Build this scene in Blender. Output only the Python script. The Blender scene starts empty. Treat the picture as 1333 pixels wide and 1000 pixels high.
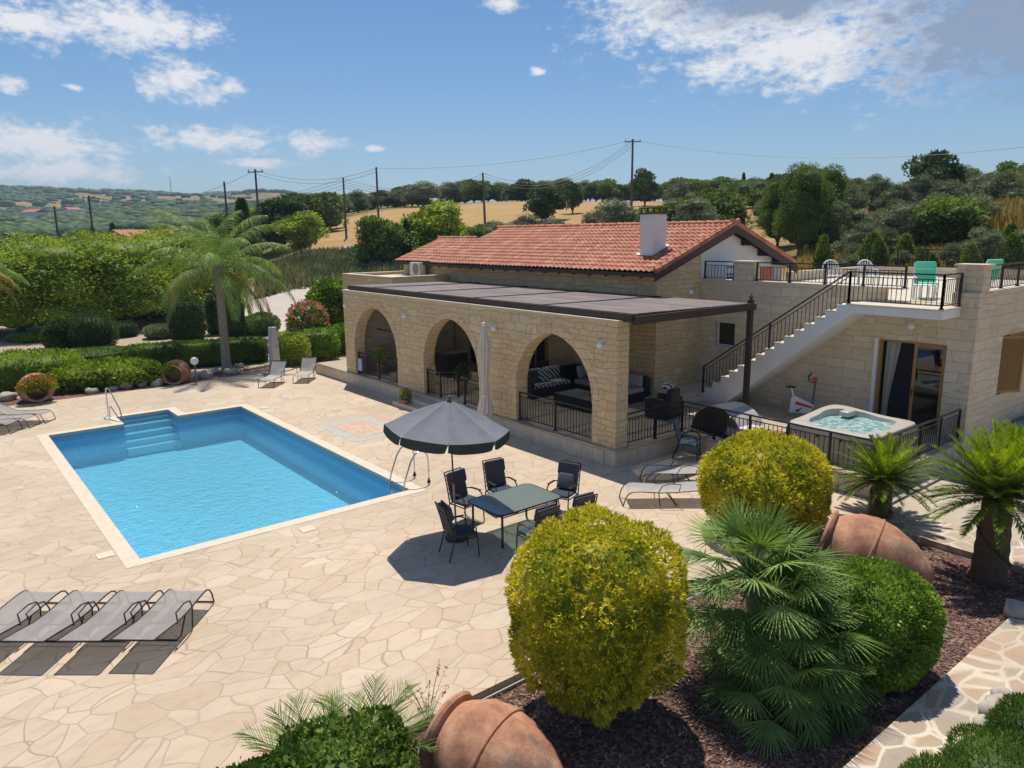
import bpy, math, random
import numpy as np
from math import sin, cos, pi, radians as R_
from mathutils import Vector, Matrix, Euler

# ------------------------------------------------------------------ camera, sky, sun, exposure
scene = bpy.context.scene
CAM_H = 6.1; FPX = 961.0; PITCH = R_(11.52); ROLL = R_(-0.60); YAW = R_(38.88)
cam_d = bpy.data.cameras.new("camera"); cam = bpy.data.objects.new("camera", cam_d)
scene.collection.objects.link(cam); scene.camera = cam
cam_d.sensor_width = 36.0; cam_d.lens = 36.0 * FPX / 1333.0
cam_d.clip_start = 0.1; cam_d.clip_end = 8000
cF = Vector((sin(YAW)*cos(PITCH), cos(YAW)*cos(PITCH), -sin(PITCH)))
cR0 = Vector((cos(YAW), -sin(YAW), 0)); cU0 = cR0.cross(cF)
cR = cR0*cos(ROLL) + cU0*sin(ROLL); cU = -cR0*sin(ROLL) + cU0*cos(ROLL)
m = Matrix((cR, cU, -cF)).transposed().to_4x4(); m.translation = (0, 0, CAM_H); cam.matrix_world = m

SUNV = Vector((0.215, 0.34, 1.0)).normalized()       # towards the sun
sun_d = bpy.data.lights.new("sun", 'SUN'); sun = bpy.data.objects.new("sun", sun_d)
scene.collection.objects.link(sun); sun_d.energy = 3.7; sun_d.angle = R_(0.53); sun_d.color = (1, .94, .83)
sun.rotation_euler = SUNV.to_track_quat('Z', 'Y').to_euler()
scene.view_settings.view_transform = 'Standard'; scene.view_settings.look = 'None'
scene.view_settings.gamma = 1; scene.view_settings.exposure = 0.40
scene.render.engine = 'CYCLES'
scene.cycles.use_denoising = True; scene.cycles.max_bounces = 8; scene.cycles.transparent_max_bounces = 12
scene.cycles.caustics_reflective = False; scene.cycles.caustics_refractive = False
scene.cycles.sample_clamp_indirect = 6

w = bpy.data.worlds.new("World"); scene.world = w; w.use_nodes = True
nt = w.node_tree; nt.nodes.clear(); N = nt.nodes.new; L = nt.links.new
out = N('ShaderNodeOutputWorld'); bg = N('ShaderNodeBackground'); L(bg.outputs[0], out.inputs[0])
sky = N('ShaderNodeTexSky'); sky.sky_type = 'NISHITA'; sky.sun_disc = False
sky.sun_elevation = math.asin(SUNV.z); sky.sun_rotation = math.atan2(SUNV.x, SUNV.y)
sky.air_density = 1.0; sky.dust_density = 0.3; sky.ozone_density = 3.0; sky.altitude = 600
bg.inputs[1].default_value = 0.10
w.cycles.sampling_method = 'MANUAL'; w.cycles.sample_map_resolution = 512
tc = N('ShaderNodeTexCoord')
def wm(op, a, b=None):
    n = N('ShaderNodeMath'); n.operation = op
    for i, v in enumerate((a, b)):
        if v is None: continue
        if isinstance(v, (int, float)): n.inputs[i].default_value = v
        else: L(v, n.inputs[i])
    return n.outputs[0]
sep = N('ShaderNodeSeparateXYZ'); L(tc.outputs['Generated'], sep.inputs[0])
azn = wm('ARCTAN2', sep.outputs[0], sep.outputs[1]); eln = wm('ARCSINE', sep.outputs[2])
# sky seen as (azimuth, elevation) in degrees; clouds are ellipses broken up by noise
comb = N('ShaderNodeCombineXYZ'); L(wm('MULTIPLY', azn, 57.2958), comb.inputs[0]); L(wm('MULTIPLY', eln, 57.2958*1.8), comb.inputs[1])
def wnoise(scale, det, rough=.6):
    n = N('ShaderNodeTexNoise'); n.inputs['Scale'].default_value = scale; n.inputs['Detail'].default_value = det
    n.inputs['Roughness'].default_value = rough; L(comb.outputs[0], n.inputs['Vector']); return n.outputs[0]
nz = wnoise(.40, 7, .66); nz2 = wnoise(.12, 2)
azd = wm('MULTIPLY', azn, 57.2958); eld = wm('MULTIPLY', eln, 57.2958)
def px2ang(px, py):
    d = cF*FPX + cR*(px-666.5) - cU*(py-500); d.normalize()
    return math.degrees(math.atan2(d.x, d.y)), math.degrees(math.asin(d.z))
CL = [((170,32),(110,40)),((40,30),(85,30)),((235,106),(56,30)),((303,113),(26,12)),((285,182),(95,20)),((410,188),(50,17)),
      ((20,192),(150,34)),((60,222),(130,20)),((12,110),(20,10)),((98,115),(14,6)),((487,193),(14,5)),((700,92),(16,7)),((870,18),(130,48)),
      ((930,84),(60,20)),((1050,60),(190,62)),((1000,20),(250,60)),((1270,30),(220,90)),((1060,95),(70,26)),((655,5),(36,10)),((330,212),(50,7))]
def vm(op, *a):
    n = N('ShaderNodeVectorMath'); n.operation = op
    for i, v in enumerate(a):
        if isinstance(v, tuple): n.inputs[i].default_value = v
        else: L(v, n.inputs[i])
    return n
cab = N('ShaderNodeCombineXYZ'); L(azd, cab.inputs[0]); L(eld, cab.inputs[1])
def blobs(lst):
    best = None
    for (px, py), (sx, sy) in lst:
        a0, e0 = px2ang(px, py); sx /= 17.0; sy /= 17.0
        n = vm('MULTIPLY_ADD', cab.outputs[0], (1/sx, 1/sy, 0), (-a0/sx, -e0/sy, 0)); n = vm('LENGTH', n.outputs[0]).outputs['Value']
        best = n if best is None else wm('MINIMUM', best, n)
    return wm('SUBTRACT', 1.0, best)
hi = N('ShaderNodeMapRange'); L(eld, hi.inputs[0]); hi.inputs[1].default_value = 26; hi.inputs[2].default_value = 40; hi.inputs[3].default_value = 0; hi.inputs[4].default_value = 1.15   # broken cloud added overhead, unseen above the frame, to brighten the shade
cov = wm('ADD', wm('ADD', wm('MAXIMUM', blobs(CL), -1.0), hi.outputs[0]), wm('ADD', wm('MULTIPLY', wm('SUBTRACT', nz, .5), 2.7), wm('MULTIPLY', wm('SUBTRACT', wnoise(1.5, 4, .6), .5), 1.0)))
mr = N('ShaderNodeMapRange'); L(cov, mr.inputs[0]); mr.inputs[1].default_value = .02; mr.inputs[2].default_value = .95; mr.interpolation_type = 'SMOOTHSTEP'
# grey undersides of the big cloud at the right
dk = blobs([((1290,25),(135,100)),((1010,-4),(160,34)),((1420,60),(180,100))])
dkr = N('ShaderNodeMapRange'); L(wm('ADD', dk, wm('MULTIPLY', wm('SUBTRACT', nz, .5), 2.2)), dkr.inputs[0]); dkr.inputs[1].default_value = 0; dkr.inputs[2].default_value = .6
cc = N('ShaderNodeMix'); cc.data_type = 'RGBA'; L(dkr.outputs[0], cc.inputs[0]); cc.inputs[6].default_value = (7.4, 7.3, 7.3, 1); cc.inputs[7].default_value = (2.3, 2.8, 3.8, 1)
hm = N('ShaderNodeHueSaturation'); L(sky.outputs[0], hm.inputs['Color']); hm.inputs['Saturation'].default_value = 1.2; hm.inputs['Value'].default_value = .80
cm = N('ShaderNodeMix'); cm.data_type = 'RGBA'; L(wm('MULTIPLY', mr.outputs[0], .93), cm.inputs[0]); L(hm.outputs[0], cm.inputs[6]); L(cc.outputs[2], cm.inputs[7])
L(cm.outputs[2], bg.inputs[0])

# ------------------------------------------------------------------ helpers
C = scene.collection
rng = np.random.default_rng(7); random.seed(7)
def P(px, py, z=0.0):
    d = cF*FPX + cR*(px-666.5) - cU*(py-500); t = (z-CAM_H)/d.z; return Vector((d.x*t, d.y*t, z))
def AZ(px, dist):
    d = cF*FPX + cR*(px-666.5) - cU*(311-500); h = math.hypot(d.x, d.y); return d.x/h*dist, d.y/h*dist
WL = {}
def link(o, parent=None):
    C.objects.link(o)
    if parent is not None: o.parent = parent
    return o
def tag(o, label=None, cat=None, group=None, kind=None):
    if label: o['label'] = label
    if cat: o['category'] = cat
    if group: o['group'] = group
    if kind: o['kind'] = kind
    return o
def empty(name, loc, rz=0, label=None, cat=None, group=None):
    o = bpy.data.objects.new(name, None); C.objects.link(o); o.location = loc; o.rotation_euler = (0, 0, rz); o.empty_display_size = .2
    return tag(o, label, cat, group)
def copy_tree(o, parent=None):
    c = o.copy(); C.objects.link(c)
    if parent is not None: c.parent = parent
    for ch in o.children: copy_tree(ch, c)
    return c
def dup(o, loc, rz=0, label=None, scale=None):
    c = copy_tree(o); c.location = loc; c.rotation_euler = (0, 0, rz)
    if label: c['label'] = label
    if scale: c.scale = (scale,)*3 if isinstance(scale, (int, float)) else scale
    return c

class MB:
    def __init__(s): s.v = []; s.f = []; s.m = []; s.cur = 0
    def add(s, vs, fs):
        b = len(s.v); s.v += [tuple(v) for v in vs]; s.f += [tuple(i+b for i in f) for f in fs]; s.m += [s.cur]*len(fs); return s
    def box(s, x0, y0, z0, x1, y1, z1):
        return s.add([(x0,y0,z0),(x1,y0,z0),(x1,y1,z0),(x0,y1,z0),(x0,y0,z1),(x1,y0,z1),(x1,y1,z1),(x0,y1,z1)],
                     [(0,3,2,1),(4,5,6,7),(0,1,5,4),(1,2,6,5),(2,3,7,6),(3,0,4,7)])
    def bar(s, a, b, w, h=None, up=(0,0,1)):
        h = h or w; a = Vector(a); b = Vector(b); d = (b-a).normalized(); u = Vector(up)
        if abs(d.dot(u)) > .99: u = Vector((0,1,0))
        x = d.cross(u).normalized(); y = x.cross(d).normalized(); vs = []
        for p in (a, b):
            for i, j in ((-1,-1),(1,-1),(1,1),(-1,1)): vs.append(p+x*(w/2*i)+y*(h/2*j))
        return s.add(vs, [(3,2,1,0),(4,5,6,7),(0,1,5,4),(1,2,6,5),(2,3,7,6),(3,0,4,7)])
    def tube(s, pts, r, n=8, cap=True):
        pts = [Vector(p) for p in pts]; k = len(pts); rs = r if isinstance(r, (list, tuple)) else [r]*k
        vs = []; fs = []; pu = None
        for i, p in enumerate(pts):
            d = (pts[min(i+1,k-1)]-pts[max(i-1,0)]).normalized()
            if pu is None: pu = Vector((0,0,1)) if abs(d.z) < .9 else Vector((1,0,0))
            x = d.cross(pu).normalized(); y = x.cross(d).normalized(); pu = y
            for j in range(n):
                a = 2*pi*j/n; vs.append(p+x*(cos(a)*rs[i])+y*(sin(a)*rs[i]))
        for i in range(k-1):
            for j in range(n): fs.append((i*n+j, i*n+(j+1)%n, (i+1)*n+(j+1)%n, (i+1)*n+j))
        if cap: fs.append(tuple(range(n-1,-1,-1))); fs.append(tuple(range((k-1)*n, k*n)))
        return s.add(vs, fs)
    def lathe(s, prof, n=24, mtx=None, squash=None):
        vs = []; fs = []
        for r, z in prof:
            for j in range(n):
                a = 2*pi*j/n; p = Vector((r*cos(a), r*sin(a), z)); vs.append(mtx @ p if mtx else p)
        for i in range(len(prof)-1):
            for j in range(n): fs.append((i*n+j, i*n+(j+1)%n, (i+1)*n+(j+1)%n, (i+1)*n+j))
        if prof[0][0] > 1e-4: fs.append(tuple(range(n-1,-1,-1)))
        if prof[-1][0] > 1e-4: fs.append(tuple(range((len(prof)-1)*n, len(prof)*n)))
        return s.add(vs, fs)
    def prism(s, poly, axis, a, b):
        # poly 2-D points; axis 'x': (y,z) extruded a..b ; 'y': (x,z) ; 'z': (x,y)
        def mk(p, t): return {'x': (t,p[0],p[1]), 'y': (p[0],t,p[1]), 'z': (p[0],p[1],t)}[axis]
        n = len(poly); vs = [mk(p,a) for p in poly]+[mk(p,b) for p in poly]
        return s.add(vs, [tuple(range(n-1,-1,-1)), tuple(range(n,2*n))]+[(i,(i+1)%n,n+(i+1)%n,n+i) for i in range(n)])
    def ball(s, c, rx, ry=None, rz=None, n=12, mtx=None):
        ry = ry or rx; rz = rz or rx; vs = []; fs = []; k = n//2
        for i in range(1, k):
            t = pi*i/k
            for j in range(n): a = 2*pi*j/n; vs.append((c[0]+rx*sin(t)*cos(a), c[1]+ry*sin(t)*sin(a), c[2]+rz*cos(t)))
        top = len(vs); vs += [(c[0],c[1],c[2]+rz),(c[0],c[1],c[2]-rz)]
        for i in range(k-2):
            for j in range(n): fs.append((i*n+j, (i+1)*n+j, (i+1)*n+(j+1)%n, i*n+(j+1)%n))
        for j in range(n): fs.append((top, j, (j+1)%n)); fs.append((top+1, (k-2)*n+(j+1)%n, (k-2)*n+j))
        if mtx: vs = [mtx @ Vector(v) for v in vs]
        return s.add(vs, fs)
    def rbox(s, x0, y0, z0, x1, y1, z1, r=.04, n=3, mtx=None):
        # soft box: rounded outline lofted with inset top and bottom
        cx, cy = (x0+x1)/2, (y0+y1)/2; hx, hy, hz = (x1-x0)/2, (y1-y0)/2, (z1-z0)/2; r = min(r, hx*.95, hy*.95, hz*.95)
        rings = []
        for k in range(n+1): t = pi/2*k/n; rings.append((r*(1-sin(t)), z0+r*(1-cos(t))))
        for k in range(n+1): t = pi/2*(1-k/n); rings.append((r*(1-sin(t)), z1-r*(1-cos(t))))
        vs = []; M = 0
        for ins, z in rings:
            ring = []
            for qx, qy, a0 in ((1,1,0),(-1,1,pi/2),(-1,-1,pi),(1,-1,3*pi/2)):
                for k in range(n+1):
                    a = a0+pi/2*k/n; rr = max(r-ins, .001)
                    ring.append((cx+qx*(hx-r)+cos(a)*rr, cy+qy*(hy-r)+sin(a)*rr, z))
            M = len(ring); vs += ring
        fs = [tuple(range(M-1,-1,-1)), tuple(range((len(rings)-1)*M, len(rings)*M))]
        for i in range(len(rings)-1):
            for j in range(M): fs.append((i*M+j, i*M+(j+1)%M, (i+1)*M+(j+1)%M, (i+1)*M+j))
        if mtx: vs = [mtx @ Vector(v) for v in vs]
        return s.add(vs, fs)
    def build(s, name, mat, parent=None, smooth=False, off=None, bevel=0, sharp=40):
        me = bpy.data.meshes.new(name); v = np.array(s.v, dtype=float)
        if off is not None: v = v - np.array(off)
        me.from_pydata(v.tolist(), [], s.f); mats = mat if isinstance(mat, (list, tuple)) else [mat]
        for k in mats: me.materials.append(k)
        if len(mats) > 1: me.polygons.foreach_set('material_index', s.m)
        if smooth:
            me.polygons.foreach_set('use_smooth', [True]*len(me.polygons))
            try: me.set_sharp_from_angle(angle=R_(sharp))
            except Exception: pass
        me.update(); o = bpy.data.objects.new(name, me); link(o, parent)
        if bevel:
            b = o.modifiers.new('bevel', 'BEVEL'); b.width = bevel; b.segments = 2; b.limit_method = 'ANGLE'; b.angle_limit = R_(35)
        return o

def npmesh(name, verts, quads, mat, parent=None, rnd=None, smooth=False):
    """verts (n,3), quads (m,k)"""
    me = bpy.data.meshes.new(name); verts = np.asarray(verts, dtype=np.float32); quads = np.asarray(quads, dtype=np.int32)
    mq, k = quads.shape
    me.vertices.add(len(verts)); me.vertices.foreach_set('co', verts.ravel())
    me.loops.add(mq*k); me.loops.foreach_set('vertex_index', quads.ravel())
    me.polygons.add(mq); me.polygons.foreach_set('loop_start', np.arange(0, mq*k, k, dtype=np.int32))
    try: me.polygons.foreach_set('loop_total', np.full(mq, k, dtype=np.int32))
    except Exception: pass
    if rnd is not None:
        a = me.attributes.new('rnd', 'FLOAT', 'FACE'); a.data.foreach_set('value', np.asarray(rnd, dtype=np.float32))
    if smooth: me.polygons.foreach_set('use_smooth', [True]*mq)
    me.materials.append(mat); me.update(calc_edges=True); me.validate()
    o = bpy.data.objects.new(name, me); link(o, parent); return o

# ------------------------------------------------------------------ materials
MATS = {}
def newmat(name):
    m = bpy.data.materials.new(name); m.use_nodes = True; t = m.node_tree; t.nodes.clear()
    o = t.nodes.new('ShaderNodeOutputMaterial'); b = t.nodes.new('ShaderNodeBsdfPrincipled'); t.links.new(b.outputs[0], o.inputs[0])
    MATS[name] = m; return m, t, b, o
def nd(t, typ, **kw):
    n = t.nodes.new(typ)
    for k, v in kw.items():
        if k in n.inputs: n.inputs[k].default_value = v
        else: setattr(n, k, v)
    return n
def ramp(t, fac, stops):
    r = t.nodes.new('ShaderNodeValToRGB'); e = r.color_ramp.elements
    while len(e) < len(stops): e.new(.5)
    for i, (p, c) in enumerate(stops): e[i].position = p; e[i].color = (*c, 1)
    t.links.new(fac, r.inputs[0]); return r.outputs[0]
def mixc(t, fac, a, b, mode='MIX'):
    n = t.nodes.new('ShaderNodeMix'); n.data_type = 'RGBA'; n.blend_type = mode
    for i, v in ((0, fac), (6, a), (7, b)):
        if isinstance(v, (int, float)): n.inputs[i].default_value = v
        elif isinstance(v, tuple): n.inputs[i].default_value = (*v, 1)
        else: t.links.new(v, n.inputs[i])
    return n.outputs[2]
def tmath(t, op, a, b=None, c=None):
    n = t.nodes.new('ShaderNodeMath'); n.operation = op
    for i, v in enumerate((a, b, c)):
        if v is None: continue
        if isinstance(v, (int, float)): n.inputs[i].default_value = v
        else: t.links.new(v, n.inputs[i])
    return n.outputs[0]
def pos(t, scale=(1,1,1), obj=False):
    if obj: g = t.nodes.new('ShaderNodeTexCoord').outputs['Object']
    else: g = t.nodes.new('ShaderNodeNewGeometry').outputs['Position']
    mp = t.nodes.new('ShaderNodeMapping'); mp.inputs['Scale'].default_value = scale; t.links.new(g, mp.inputs[0]); return mp.outputs[0]
def noise(t, vec, scale, det=4, rough=.55):
    n = nd(t, 'ShaderNodeTexNoise', Scale=scale, Detail=det, Roughness=rough); t.links.new(vec, n.inputs['Vector']); return n.outputs[0]
def bump(t, b, h, strength=.5, dist=.02):
    n = nd(t, 'ShaderNodeBump', Strength=strength, Distance=dist); t.links.new(h, n.inputs['Height']); t.links.new(n.outputs[0], b.inputs['Normal'])
def simple(name, col, rough=.6, metal=0, var=.15, scale=6, bmp=.15, bscale=60, spec=.5, obj=True):
    if name in MATS: return MATS[name]
    m, t, b, o = newmat(name); v = pos(t, obj=obj)
    n = noise(t, v, scale, 5)
    c = ramp(t, n, [(.25, tuple(x*(1-var) for x in col)), (.75, tuple(min(1, x*(1+var)) for x in col))])
    t.links.new(c, b.inputs['Base Color']); b.inputs['Roughness'].default_value = rough; b.inputs['Metallic'].default_value = metal
    b.inputs['Specular IOR Level'].default_value = spec
    if bmp: bump(t, b, noise(t, v, bscale, 3), bmp, .005)
    return m
def stone_mat(name, cols, mortar, rowh=.27, width=.52, distort=.05, obj=False, grey=.25):
    m, t, b, o = newmat(name); g = t.nodes.new('ShaderNodeNewGeometry').outputs['Position']
    s = nd(t, 'ShaderNodeSeparateXYZ'); t.links.new(g, s.inputs[0])
    n1 = nd(t, 'ShaderNodeTexNoise', Scale=1.7, Detail=3); t.links.new(g, n1.inputs['Vector'])
    n2 = nd(t, 'ShaderNodeTexNoise', Scale=7, Detail=3); t.links.new(g, n2.inputs['Vector'])
    def dv(out, k1, k2, off):
        sp1 = nd(t, 'ShaderNodeSeparateColor'); t.links.new(n1.outputs['Color'], sp1.inputs[0])
        sp2 = nd(t, 'ShaderNodeSeparateColor'); t.links.new(n2.outputs['Color'], sp2.inputs[0])
        return tmath(t, 'ADD', out, tmath(t, 'ADD', tmath(t, 'MULTIPLY', tmath(t, 'SUBTRACT', sp1.outputs[off], .5), k1), tmath(t, 'MULTIPLY', tmath(t, 'SUBTRACT', sp2.outputs[off], .5), k2)))
    u = dv(tmath(t, 'ADD', s.outputs[0], s.outputs[1]), distort*4, distort, 0); z = dv(s.outputs[2], distort*2.6, distort*.9, 1)
    cb = nd(t, 'ShaderNodeCombineXYZ'); t.links.new(u, cb.inputs[0]); t.links.new(z, cb.inputs[1])
    facs = []; cl = []
    for k, (rh, wd) in enumerate(((rowh, width), (rowh*.62, width*.8))):
        br = nd(t, 'ShaderNodeTexBrick', Scale=1.0); br.inputs['Mortar Size'].default_value = .012; br.inputs['Mortar Smooth'].default_value = .45
        br.inputs['Brick Width'].default_value = wd; br.inputs['Row Height'].default_value = rh; br.offset = .43; br.squash = 1.35; br.squash_frequency = 3
        br.inputs['Color1'].default_value = (0,0,0,1); br.inputs['Color2'].default_value = (1,1,1,1); br.inputs['Mortar'].default_value = (.5,.5,.5,1)
        t.links.new(cb.outputs[0], br.inputs['Vector']); facs.append(br.outputs['Fac']); cl.append(br.outputs['Color'])
    vo = nd(t, 'ShaderNodeTexVoronoi', Scale=.8); t.links.new(cb.outputs[0], vo.inputs['Vector'])
    sw = tmath(t, 'GREATER_THAN', vo.outputs['Distance'], .55)
    fac = tmath(t, 'ADD', tmath(t, 'MULTIPLY', facs[0], tmath(t, 'SUBTRACT', 1.0, sw)), tmath(t, 'MULTIPLY', facs[1], sw))
    rc = mixc(t, sw, cl[0], cl[1])
    c = ramp(t, rc, [(0, cols[0]), (.35, cols[1]), (.65, cols[2]), (.93, cols[3]), (1, cols[4])])
    patch = noise(t, g, 2.2, 6, .65); c = mixc(t, tmath(t, 'MULTIPLY', patch, .9), c, ramp(t, noise(t, g, 9, 6, .7), [(.3, cols[0]), (.7, cols[3])]))
    gm = nd(t, 'ShaderNodeMapRange'); t.links.new(noise(t, g, .9, 6, .7), gm.inputs[0]); gm.inputs[1].default_value = .56; gm.inputs[2].default_value = .72
    c = mixc(t, tmath(t, 'MULTIPLY', gm.outputs[0], grey), c, (.36, .34, .30))
    c = mixc(t, tmath(t, 'MULTIPLY', fac, .75), c, mortar)
    t.links.new(c, b.inputs['Base Color']); b.inputs['Roughness'].default_value = .9; b.inputs['Specular IOR Level'].default_value = .2
    h = tmath(t, 'ADD', tmath(t, 'MULTIPLY', fac, -1.0), tmath(t, 'MULTIPLY', noise(t, g, 22, 6, .7), .7)); bump(t, b, h, .7, .018)
    return m
M_stone = stone_mat('rubble_stone', [(.57,.40,.21),(.72,.53,.30),(.63,.46,.26),(.78,.62,.40),(.50,.45,.37)], (.42,.31,.19), .25, .46, .075, grey=.45)
M_stone2 = stone_mat('ashlar_stone', [(.60,.48,.33),(.68,.56,.40),(.56,.46,.33),(.74,.64,.49),(.50,.38,.25)], (.50,.41,.29), .29, .62, .06, grey=.4)
M_plinth = simple('plinth_stone', (.58,.49,.38), .75, var=.14, scale=3, obj=False)
M_coping = simple('coping_stone', (.62,.54,.43), .7, var=.12, scale=4, obj=False)
M_white = simple('white_plaster', (.74,.75,.76), .8, var=.05, scale=2, obj=False)
M_whitem = simple('white_plastic', (.78,.78,.76), .4, var=.04)
M_iron = simple('black_iron', (.018,.02,.024), .42, .3, var=.2, bmp=.05, spec=.5)
M_dwood = simple('dark_wood', (.045,.026,.018), .55, var=.35, scale=9, bmp=.3, bscale=30)
M_owood = simple('oak_wood', (.38,.19,.06), .5, var=.25, scale=7, bmp=.2)
M_shutter = simple('shutter_wood', (.33,.17,.04), .55, var=.12, scale=6)
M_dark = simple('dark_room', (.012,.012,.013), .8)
M_curtain = simple('curtain', (.55,.52,.46), .9, var=.1)
M_black = simple('black_plastic', (.02,.02,.022), .5, var=.2)
M_chrome = simple('polished_steel', (.62,.6,.57), .18, 1.0, var=.1, bmp=0)
M_wicker = simple('black_wicker', (.022,.02,.02), .6, var=.5, scale=60, bmp=1, bscale=120)
M_terra = None
def fab(name, col, rough=.85, scale=150): return simple(name, col, rough, var=.1, scale=5, bmp=.25, bscale=scale, spec=.2)
M_grey = fab('grey_fabric', (.13,.135,.15)); M_sling = fab('sling_mesh', (.36,.33,.32)); M_slingl = fab('sling_mesh_pale', (.48,.45,.43))
M_umb = fab('umbrella_fabric', (.19,.20,.225)); M_umbd = fab('umbrella_valance', (.05,.065,.065)); M_beige = fab('canvas_beige', (.66,.58,.50))
M_frame = simple('bronze_frame', (.04,.035,.032), .4, .5, var=.2, bmp=.05); M_cush = fab('charcoal_cushion', (.085,.085,.10)); M_cushb = fab('blue_grey_cushion', (.05,.065,.09))

for m_ in (M_sling, M_slingl):   # open weave: part of the light passes through
    t = m_.node_tree; b = [n for n in t.nodes if n.type == 'BSDF_PRINCIPLED'][0]; o = [n for n in t.nodes if n.type == 'OUTPUT_MATERIAL'][0]
    tr = t.nodes.new('ShaderNodeBsdfTransparent'); mx = t.nodes.new('ShaderNodeMixShader'); mx.inputs[0].default_value = .38; t.links.new(b.outputs[0], mx.inputs[1]); t.links.new(tr.outputs[0], mx.inputs[2]); t.links.new(mx.outputs[0], o.inputs[0])

def glass_mat(name, col=(.75,.9,.88), alpha=.35, rough=.03):
    m, t, b, o = newmat(name); t.nodes.remove(b)
    tr = nd(t, 'ShaderNodeBsdfTransparent'); tr.inputs[0].default_value = (*col, 1); gl = nd(t, 'ShaderNodeBsdfGlossy'); gl.inputs['Roughness'].default_value = rough
    df = nd(t, 'ShaderNodeBsdfDiffuse'); df.inputs[0].default_value = (*[c*.5 for c in col], 1)
    fr = nd(t, 'ShaderNodeFresnel', IOR=1.7); mx0 = nd(t, 'ShaderNodeMixShader'); mx0.inputs[0].default_value = alpha; t.links.new(tr.outputs[0], mx0.inputs[1]); t.links.new(df.outputs[0], mx0.inputs[2])
    mx = nd(t, 'ShaderNodeMixShader'); t.links.new(fr.outputs[0], mx.inputs[0]); t.links.new(mx0.outputs[0], mx.inputs[1]); t.links.new(gl.outputs[0], mx.inputs[2]); t.links.new(mx.outputs[0], o.inputs[0]); return m
M_glass = glass_mat('table_glass', (.72,.90,.88), .45, .08); M_pane = glass_mat('window_glass', (.35,.4,.42), .02, .01)

def leaf_mat(name, dark, mid, light, trans=.3, rough=.5, nscale=.9, spec=.14):
    if name in MATS: return MATS[name]
    m, t, b, o = newmat(name); at = nd(t, 'ShaderNodeAttribute'); at.attribute_name = 'rnd'
    n = noise(t, pos(t), nscale, 3)
    f = tmath(t, 'ADD', tmath(t, 'MULTIPLY', at.outputs['Fac'], .7), tmath(t, 'MULTIPLY', tmath(t, 'SUBTRACT', n, .5), 1.6)); f = tmath(t, 'ADD', f, .15)
    c = ramp(t, f, [(.0, dark), (.5, mid), (1.0, light)]); t.links.new(c, b.inputs['Base Color']); b.inputs['Roughness'].default_value = rough; b.inputs['Specular IOR Level'].default_value = spec
    tl = nd(t, 'ShaderNodeBsdfTranslucent'); c2 = mixc(t, 1.0, c, (1.0, 1.0, .45), 'MULTIPLY'); t.links.new(c2, tl.inputs[0])
    mx = nd(t, 'ShaderNodeMixShader'); mx.inputs[0].default_value = trans; t.links.new(b.outputs[0], mx.inputs[1]); t.links.new(tl.outputs[0], mx.inputs[2]); t.links.new(mx.outputs[0], o.inputs[0]); return m
LF = dict(
 yellow=leaf_mat('yellow_foliage', (.15,.21,.02), (.66,.60,.04), (.95,.80,.12), .3, .45, 2.0),
 green=leaf_mat('green_foliage', (.055,.12,.02), (.19,.31,.04), (.40,.54,.095), .3, .4, 2.0),
 bright=leaf_mat('bright_foliage', (.09,.16,.02), (.30,.39,.04), (.56,.64,.11), .35, .5, .5),
 hedge=leaf_mat('hedge_foliage', (.04,.09,.02), (.13,.21,.035), (.29,.38,.07), .25, .5, .8),
 darkg=leaf_mat('dark_foliage', (.03,.06,.022), (.075,.13,.038), (.16,.23,.065), .2, .6, .3),
 olive=leaf_mat('olive_foliage', (.09,.11,.06), (.20,.235,.13), (.37,.40,.24), .2, .6, .25),
 mid=leaf_mat('mid_foliage', (.06,.105,.025), (.165,.24,.05), (.34,.42,.10), .25, .6, .2),
 palm=leaf_mat('palm_foliage', (0.072,0.144,0.032), (0.16,0.272,0.056), (0.384,0.48,0.144), .3, .5, 1.0, .2),
 dry=leaf_mat('dry_foliage', (0.253,0.172,0.0575), (0.437,0.299,0.103), (0.598,0.46,0.207), .3, .6, 1.0),
 fan=leaf_mat('fan_palm_foliage', (.06,.13,.03), (.17,.28,.065), (.38,.50,.16), .3, .5, 1.2, .15),
 cyc=leaf_mat('cycad_foliage', (0.045,0.0825,0.012), (0.135,0.195,0.0225), (0.285,0.375,0.045), .2, .4, 1.2),
 cycn=leaf_mat('cycad_new_foliage', (0.208,0.312,0.013), (0.39,0.494,0.026), (0.546,0.611,0.065), .4, .4, 1.2),
 pink=leaf_mat('pink_flowers', (.62,.10,.24), (.80,.17,.36), (.88,.36,.50), .3, .6, 3), red=leaf_mat('red_flowers', (0.5,0.06,0.02), (0.7,0.12,0.04), (0.8,0.25,0.08), .3, .6, 3))
M_bark = simple('bark', (.13,.10,.075), .9, var=.35, scale=12, bmp=.8, bscale=30)
M_palmbark = simple('palm_bark', (.30,.26,.22), .9, var=.25, scale=9, bmp=.8, bscale=25)
M_cycbark = simple('cycad_bark', (.12,.078,.05), .95, var=.5, scale=30, bmp=1, bscale=45)
M_rock = simple('garden_rock', (.42,.37,.32), .9, var=.3, scale=5, bmp=.9, bscale=9)

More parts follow.
